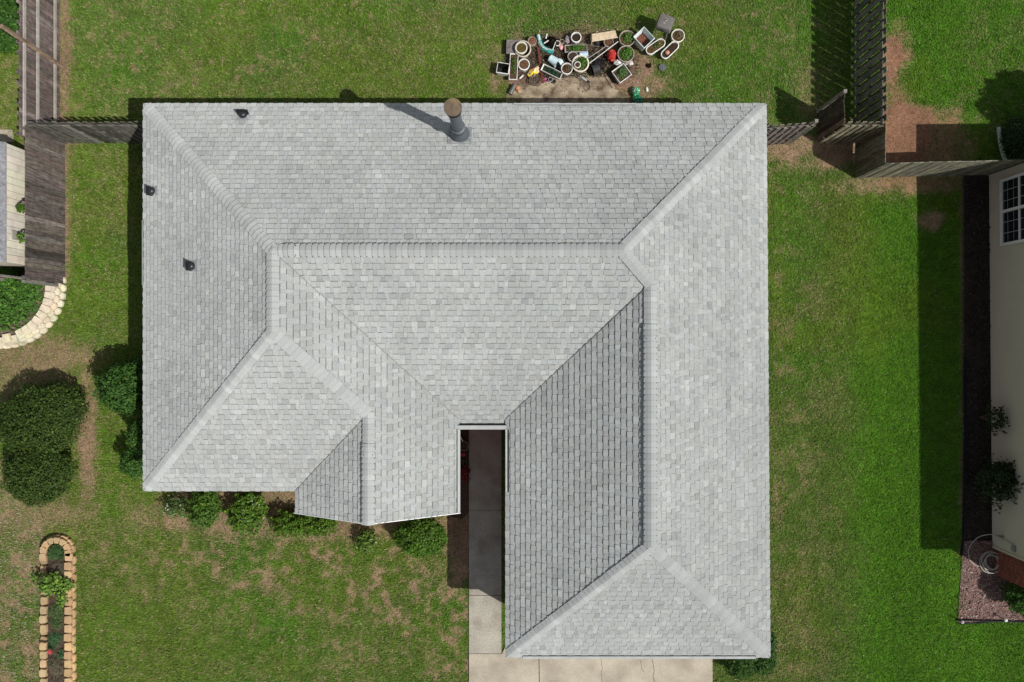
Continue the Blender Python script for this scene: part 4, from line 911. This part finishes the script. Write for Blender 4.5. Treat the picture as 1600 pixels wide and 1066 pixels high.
# teal torn sack
x, y = P(853, 68, .1); t = thing('plastic_sack', 'torn teal sack with white print folded across the upper heap', 'sack', (x, y, 0)); mb = MB(); rr = random.Random(8)
pth = [P(841, 55, .1), P(843, 64, .1), P(848, 73, .1), P(856, 78, .1), P(865, 80, .1)]
for i in range(len(pth)-1):
    a_ = Vector((*pth[i], 0))-Vector((x, y, 0)); b_ = Vector((*pth[i+1], 0))-Vector((x, y, 0)); dd = (b_-a_).normalized(); nn = Vector((-dd.y, dd.x, 0))*.075
    for k in range(4):
        f0, f1 = k/4*2-1, (k+1)/4*2-1; h0, h1 = .06+.09*(1-f0*f0), .06+.09*(1-f1*f1); c_ = (.06, .36, .31) if rr.random() < .62 else ((.55, .62, .60) if rr.random() < .6 else (.02, .16, .13))
        mb.add([a_+nn*f0+Vector((0, 0, h0)), a_+nn*f1+Vector((0, 0, h1)), b_+nn*f1+Vector((0, 0, h1+.01)), b_+nn*f0+Vector((0, 0, h0+.01))], [(0, 1, 2, 3)], 0, c_)
    mb.add([a_+nn*-1+Vector((0, 0, .06)), a_+nn*-1, b_+nn*-1, b_+nn*-1+Vector((0, 0, .07))], [(0, 1, 2, 3)], 0, (.03, .2, .17)); mb.add([a_+nn+Vector((0, 0, .06)), a_+nn, b_+nn, b_+nn+Vector((0, 0, .07))], [(0, 1, 2, 3)], 0, (.03, .2, .17))
mb.build('body', M_bag, t)
blob('soil_sack', 'split dark sack of potting soil behind the teal sack', 'sack', 861, 67, .10, (.20, .20, .12), lambda r_: (.05, .045, .04) if r_.random() < .85 else (.4, .4, .38), M_soil)
for k, (px, py, rz, ln) in enumerate(((853.5, 66, .5, .16), (854, 57, 1.3, .15), (866, 72, 1.2, .24))):
    x, y = P(px, py, .2); o = MB().bar((-ln/2, 0, .2), (ln/2, 0, .23), .035 if k != 2 else .02, .012, col=(.72, .72, .68)).build('plastic_strip', M_pot); o.location = (x, y, 0); o.rotation_euler = (0, 0, rz)
    tag(o, ('white scrap in front of the split soil sack', 'white strip sticking up at the top of the teal sack', 'thin white strip at the right edge of the soil sack')[k], 'scrap')
# planks and sticks
def stick(name, label, cat, a_, b_, w, h, color, m=M_ply):
    A = P(*a_); B = P(*b_); A3 = Vector((A[0], A[1], a_[2])); B3 = Vector((B[0], B[1], b_[2])); c3 = (A3+B3)/2
    o = MB().bar(A3-c3, B3-c3, w, h, col=color).build(name, m); o.location = c3; return tag(o, label, cat)
stick('plank', 'narrow reddish brown plank lying up the heap', 'plank', (841, 74, .10), (848, 130, .03), .075, .03, (.13, .045, .03))
stick('white_stick', 'longer white stick slanting across the heap', 'stick', (921, 99, .30), (966, 65, .32), .022, .02, (.62, .60, .56))
stick('white_stick', 'thinner grey stick left of the longer white stick', 'stick', (918, 92, .28), (946, 73, .28), .016, .016, (.38, .36, .33))
stick('white_stick', 'short white offcut by the yellow sack', 'stick', (812, 123, .08), (818, 118, .08), .04, .03, WH)
stick('thin_rod', 'thin brown rod lying above the black crate', 'rod', (905, 68, .2), (935, 73, .2), .012, .012, (.2, .16, .12))
stick('plank', 'short brown plank near the end of the patio', 'plank', (944, 118, .02), (957, 138, .02), .025, .02, (.10, .07, .05))
# light blue bucket lying on its side + second piece
def lying(name, label, cat, px, py, z, r0, r1, L, rz, color, group=None, m=M_pot, open_=True):
    x, y = P(px, py, z); t = thing(name, label, cat, (x, y, 0), rz, group); Mx = Matrix.Rotation(PI/2, 3, 'Y')
    prof = [(.001, -L/2), (r0, -L/2), (r1*.96, L/2-.03), (r1*1.06, L/2-.03), (r1*1.06, L/2), (r1*.92, L/2), (r0*.9, -L/2+.015), (.001, -L/2+.015)]
    MB().lathe(prof, (0, 0, max(r0, r1)*1.05), 24, M=Mx, col=color).build('body', m, t, True); return t
lb_ = lying('bucket', 'light blue bucket lying on its side in the middle of the heap', 'bucket', 865, 94, .2, .115, .15, .30, R(-35), (.52, .66, .68))
lying('bucket', 'small pale blue pail lying against the light blue bucket', 'bucket', 875.5, 97, .15, .09, .12, .14, R(-140), (.58, .68, .68))
lying('jug', 'pale blue jug with a white base above the big grassy pot', 'jug', 912, 85.5, .15, .10, .115, .26, R(8), (.50, .62, .70))
MB()
lying('tin_can', 'dented metal cylinder lying at the lower left of the heap', 'can', 800.5, 140, .08, .078, .078, .33, R(62), (.36, .35, .31), m=M_steel)
blob('terracotta_pot_shard', 'orange terracotta ball beside the dented metal cylinder', 'terracotta', 808.7, 138, .08, (.08, .08, .07), (.50, .22, .10), M_pot, amp=.04)
blob('terracotta_pot_shard', 'pinkish broken terracotta piece below the orange ball', 'terracotta', 811, 143, .04, (.06, .05, .04), (.50, .27, .20), M_pot, amp=.15)
blob('terracotta_ball', 'terracotta ball resting in the white oval planter', 'terracotta', 1042.7, 82.2, .25, (.075, .07, .06), (.50, .24, .14), M_pot, amp=.04)
blob('pink_bag', 'small pink bag under the small white pot', 'bag', 876.5, 73.5, .1, (.07, .09, .07), (.68, .33, .32), amp=.2)
blob('grey_bag', 'translucent grey bag right of the tiny dark rimmed pot', 'bag', 887, 62, .1, (.08, .13, .08), (.32, .28, .28), amp=.25)
def redc_(r_): return (.36, .02, .015) if r_.random() < .85 else (.62, .10, .07)
blob('red_container', 'glossy red plastic container right of the white sticks', 'container', 955.5, 87, .18, (.155, .19, .18), redc_, M_pot, amp=.08, n=18)
MB()
t = thing('magenta_cloth', 'flat magenta cloth scrap below the dark green trough', 'cloth', (*P(851.5, 125.5, .02), .02)); mb = MB(); rr = random.Random(3)
pt_ = [[(-.13+.065*i, -.05+.05*j+rr.uniform(-.012, .012), rr.uniform(.0, .03)) for j in range(3)] for i in range(5)]; mb.v = [q for r_ in pt_ for q in r_]
for i in range(4):
    for j in range(2): mb.f.append([i*3+j, i*3+3+j, i*3+4+j, i*3+1+j]); mb.m.append(0); mb.c.append((.22, .02, .09))
mb.build('fabric', M_bag, t)
# long tan box on its side
x, y = P(943.5, 57, .2); t = thing('trough_planter', 'long tan trough turned on its side at the top of the heap', 'planter', (x, y, 0), R(9), GP); mb = MB()
mb.add([(-.41, .13, .0), (.41, .13, .0), (.38, .11, .26), (-.38, .11, .26), (-.41, -.13, 0), (.41, -.13, 0), (.40, -.12, .27), (-.40, -.12, .27)], [(0, 1, 2, 3), (3, 2, 6, 7), (0, 3, 7, 4), (1, 5, 6, 2), (0, 4, 5, 1)], 0, (.56, .44, .29)); mb.build('body', M_pot, t)
mb = MB(); mb.box((0, -.128, .27), (.84, .03, .02), col=(.58, .47, .33)); mb.box((-.41, -.128, .14), (.03, .03, .25), col=(.58, .47, .33)); mb.box((.41, -.128, .14), (.03, .03, .25), col=(.58, .47, .33)); mb.build('rim', M_pot, t)
# black crate and black pot
x, y = P(937, 98, .2); t = thing('black_crate', 'black slotted plastic crate below the white sticks', 'crate', (x, y, 0), R(-12)); mb = MB()
for i in range(5): mb.box((-.14+.07*i, 0, .2), (.018, .26, .012)); 
for j in range(4): mb.box((0, -.12+.08*j, .207), (.30, .018, .012))
for sx in (-1, 1):
    for zz in (.03, .09, .15): mb.box((sx*.155, 0, zz), (.012, .28, .025))
for sy in (-1, 1):
    for zz in (.03, .09, .15): mb.box((0, sy*.145, zz), (.30, .012, .025))
for sx in (-1, 1):
    for sy in (-1, 1): mb.box((sx*.15, sy*.14, .1), (.03, .03, .2))
mb.build('frame', M_black, t)
lying('nursery_pot', 'black nursery pot lying below the black crate', 'plant pot', 930.5, 109, .15, .13, .17, .24, R(200), (.03, .03, .03), group=GP)
lying('nursery_pot', 'small black pot tucked under the long tan trough', 'plant pot', 933, 67, .1, .07, .09, .16, R(95), (.03, .03, .03), group=GP)
blob('white_rag', 'crumpled white rag at the corner of the diamond planter', 'rag', 965.5, 97.5, .2, (.13, .10, .06), lambda r_: (.62, .62, .60) if r_.random() < .7 else (.35, .34, .33), amp=.35)
blob('grey_rag', 'crumpled grey rag right of the white rag', 'rag', 982, 98, .1, (.14, .10, .07), lambda r_: (.30, .26, .24) if r_.random() < .7 else (.2, .17, .15), amp=.35)
# wire basket wreath and tins
x, y = P(836.5, 126, .1); t = thing('wicker_wreath', 'dark twig wreath below the yellow sack', 'wreath', (x, y, 0)); mb = MB()
for k in range(5):
    rad = .10+.02*k; ph = random.random()*6; mb.tube([(rad*(1+.12*math.sin(3*a+ph))*math.cos(a), rad*(1+.12*math.sin(3*a+ph))*math.sin(a), .05+.02*k) for a in np.linspace(0, 2*PI, 22)], .013, 5, col=jit((1.2, 1.1, 1), .3))
for k in range(4): a = k*.8+.3; mb.bar((.15*math.cos(a), .15*math.sin(a), .1), (-.15*math.cos(a), -.15*math.sin(a), .1), .02, .02)
mb.build('twigs', mat('twig', (.12, .09, .07), .9, .3, 20), t)
for k, (px, py, c_) in enumerate(((860, 124, (.4, .4, .4)), (866, 127, (.2, .2, .2)))):
    planter(('small silver tin below the dark green trough', 'small dark tin right of the silver tin')[k], px, py, 'round', .07, h=.09, color=c_, wall=.01, soilc=(.5, .5, .5), name='tin', cat='tin', group=None)
x, y = P(792, 128); t = thing('leaf_litter', None, None); bpy.data.objects.remove(t)
# tools
x, y = P(911, 122, .05); t = thing('garden_trowel', 'grey trowel lying on the bare patio', 'trowel', (x, y, 0), R(-35)); MB().lathe([(.001, -.14), (.035, -.12), (.045, 0), (.03, .13), (.01, .16)], (0, 0, .05), 12, M=Matrix.Rotation(PI/2, 3, 'Y'), sx=.4, col=(1, 1, 1)).build('blade', M_steel, t, True)
MB().tube([(.15, 0, .05), (.27, .01, .05)], .015, 8).build('handle', M_black, t)
hk = smooth_path([(*P(895, 118), .03), (*P(905, 124), .03), (*P(914, 127), .04), (*P(920, 132), .03), (*P(921, 138), .03), (*P(917, 142), .03), (*P(911, 143), .03), (*P(910, 145), .03)])
tag(MB().tube(hk, .010, 6).build('hook_rod', M_iron), 'dark hooked iron rod curving over the patio', 'rod')
# grill
hgt = .80; x, y = P(1040.5, 33.5, hgt); t = thing('grill', 'brown grey lidded grill on thin legs standing on the grass', 'grill', (x, y, 0), R(-20))
mb = MB(); a_ = .255; b_ = .24
def rrect(a, b, r, n=5):
    out = []
    for cx, cy, s0 in ((a-r, b-r, 0), (-(a-r), b-r, 1), (-(a-r), -(b-r), 2), (a-r, -(b-r), 3)):
        for i in range(n+1): t_ = (s0+i/n)*PI/2; out.append((cx+r*math.cos(t_), cy+r*math.sin(t_)))
    return out
rings = [(rrect(.20, .19, .05), .50), (rrect(.255, .24, .06), .60), (rrect(.26, .245, .06), .66), (rrect(.25, .235, .06), .73), (rrect(.225, .21, .06), .78), (rrect(.15, .14, .06), .80)]
n = len(rings[0][0]); vs = [(q[0], q[1], z) for r_, z in rings for q in r_]; fs = [list(range(n))[::-1], [5*n+i for i in range(n)]]
for j in range(5): fs += [(j*n+i, j*n+(i+1) % n, (j+1)*n+(i+1) % n, (j+1)*n+i) for i in range(n)]
mb.add(vs, fs, 0, (1, 1, 1)); lid = mb.build('lid', mat('grill_enamel', (.135, .12, .11), .5, .12, 10, .4), t, True)
MB().lathe([(.045, 0), (.045, .02), (.04, .024), (.001, .024)], (-.02, .04, .80), 20).build('gauge', M_steel, lid); MB().lathe([(.028, .0), (.028, .004), (.001, .004)], (-.02, .04, .824), 16).build('gauge_face', M_black, lid)
MB().lathe([(.032, 0), (.028, .01), (.001, .01)], (-.03, -.07, .80), 16, sx=1.2, sy=.6).build('badge', M_steel, lid)
mb = MB(); mb.box((-.04, -.255, .70), (.16, .05, .035)); mb.box((-.1, -.235, .70), (.02, .05, .03)); mb.box((.02, -.235, .70), (.02, .05, .03)); mb.build('handle', M_black, lid)
for sx in (-1, 1):
    for sy in (-1, 1): MB().tube([(sx*.17, sy*.16, .55), (sx*.24, sy*.22, 0)], .012, 7).build('leg', M_steel, t)
# drain caps and small litter
x, y = P(1034.6, 106); t = thing('drain_cover', 'round dark grey drain cover set in the grass', 'drain cover', (x, y, .03)); MB().lathe([(.115, -.03), (.115, .02), (.105, .026), (.001, .028)], n=24, col=(1, 1, 1)).build('plate', mat('drain_grey', (.11, .115, .12), .7, .3, 20), t)
mb = MB()
for i in range(8): a = i*PI/4; mb.lathe([(.012, .024), (.012, .032), (.001, .032)], (.07*math.cos(a), .07*math.sin(a), 0), 8)
mb.lathe([(.014, .026), (.014, .034), (.001, .034)], (0, 0, 0), 8); mb.build('knob', M_black, t)
blob('stone', 'pinkish flat stone sunk in the grass left of the drain cover', 'stone', 1013.5, 102.5, .015, (.09, .08, .025), (.16, .12, .10), M_soil, amp=.2)
def gcol(r_): q = r_.random(); return (.02, .30, .12) if q < .6 else ((.02, .12, .06) if q < .8 else (.55, .62, .5))
blob('plastic_sack', 'upper lump of a glossy green sack at the back eave', 'sack', 993, 144, .12, (.12, .15, .12), gcol, amp=.3, n=18, group='green sacks at the back eave')
blob('plastic_sack', 'lower dark green sack lump partly under the back eave', 'sack', 997, 156, .10, (.16, .14, .10), lambda r_: (.01, .16, .07) if r_.random() < .7 else (.01, .07, .04), amp=.3, n=18, group='green sacks at the back eave')
blob('litter', 'small white scrap on the grass right of the green sack', 'litter', 1011, 140.5, .03, (.04, .075, .03), (.72, .72, .68), amp=.3)
# debris: twigs, leaves and scraps between the pots
n = 9000; qx = RNG.normal(0, 1, n)*1.15+P(890, 0)[0]; qy = RNG.normal(0, 1, n)*.62+P(0, 104)[1]; ok = (np.abs(qx-P(892, 0)[0]) < 2.2) & (qy > P(0, 122)[1]-.5*(RNG.random(n) < .06)); qx = qx[ok]; qy = qy[ok]; n = len(qx)
an = RNG.uniform(0, PI, n); l = RNG.uniform(.008, .028, n); w = RNG.uniform(.003, .011, n); ca, sa = np.cos(an), np.sin(an); z = RNG.uniform(.02, .07, n); tz = RNG.uniform(-.02, .02, (n, 2))
V = np.stack([np.stack([qx+i*l*ca-j*w*sa, qy+i*l*sa+j*w*ca, z+i*tz[:, 0]+j*tz[:, 1]], 1) for i, j in ((-1, -1), (1, -1), (1, 1), (-1, 1))], 1).reshape(-1, 3)
cols = np.array([.10, .07, .05])*(.3+1.5*RNG.random((n, 1))); q = RNG.random(n) < .05; cols[q] = np.array([.5, .47, .42]); q = RNG.random(n) < .12; cols[q] = np.array([.06, .12, .03])
tag(numesh('leaf_litter', V, np.arange(4*n).reshape(n, 4), M_chip, cols), 'dead leaves, twigs and crumbs strewn between the pots', 'leaf litter', kind='stuff')

# ------------------------------------------------------------------ things in the shaded courtyard bed
planter('small pink pot in the shaded bed beside the walkway', 723.5, 711, 'rect', .06, .05, .22, 0, (.55, .05, .12), fill=True, group='pots in the shaded courtyard', soilc=(5, 1, 1.5), soil=.95)
planter('dark green round pot in the shaded bed beside the walkway', 724, 724, 'round', .115, h=.22, color=(.05, .14, .13), wall=.015, group='pots in the shaded courtyard')
planter('thin rimmed round pot at the back of the shaded bed', 724, 697, 'round', .16, h=.3, color=(.3, .3, .3), wall=.012, group='pots in the shaded courtyard')
stick('white_stick', 'short white stick at the back of the shaded courtyard bed', 'stick', (719, 682, .5), (723, 689, .4), .02, .02, WH)
x, y = P(727, 740, .2); shrub('dark red leaved plant in the shaded courtyard bed', x, y, [(0, 0, .2, .16, .3, .22)], 420, .06, (.16, .03, .03), name='plant', cat='plant', stems=3)
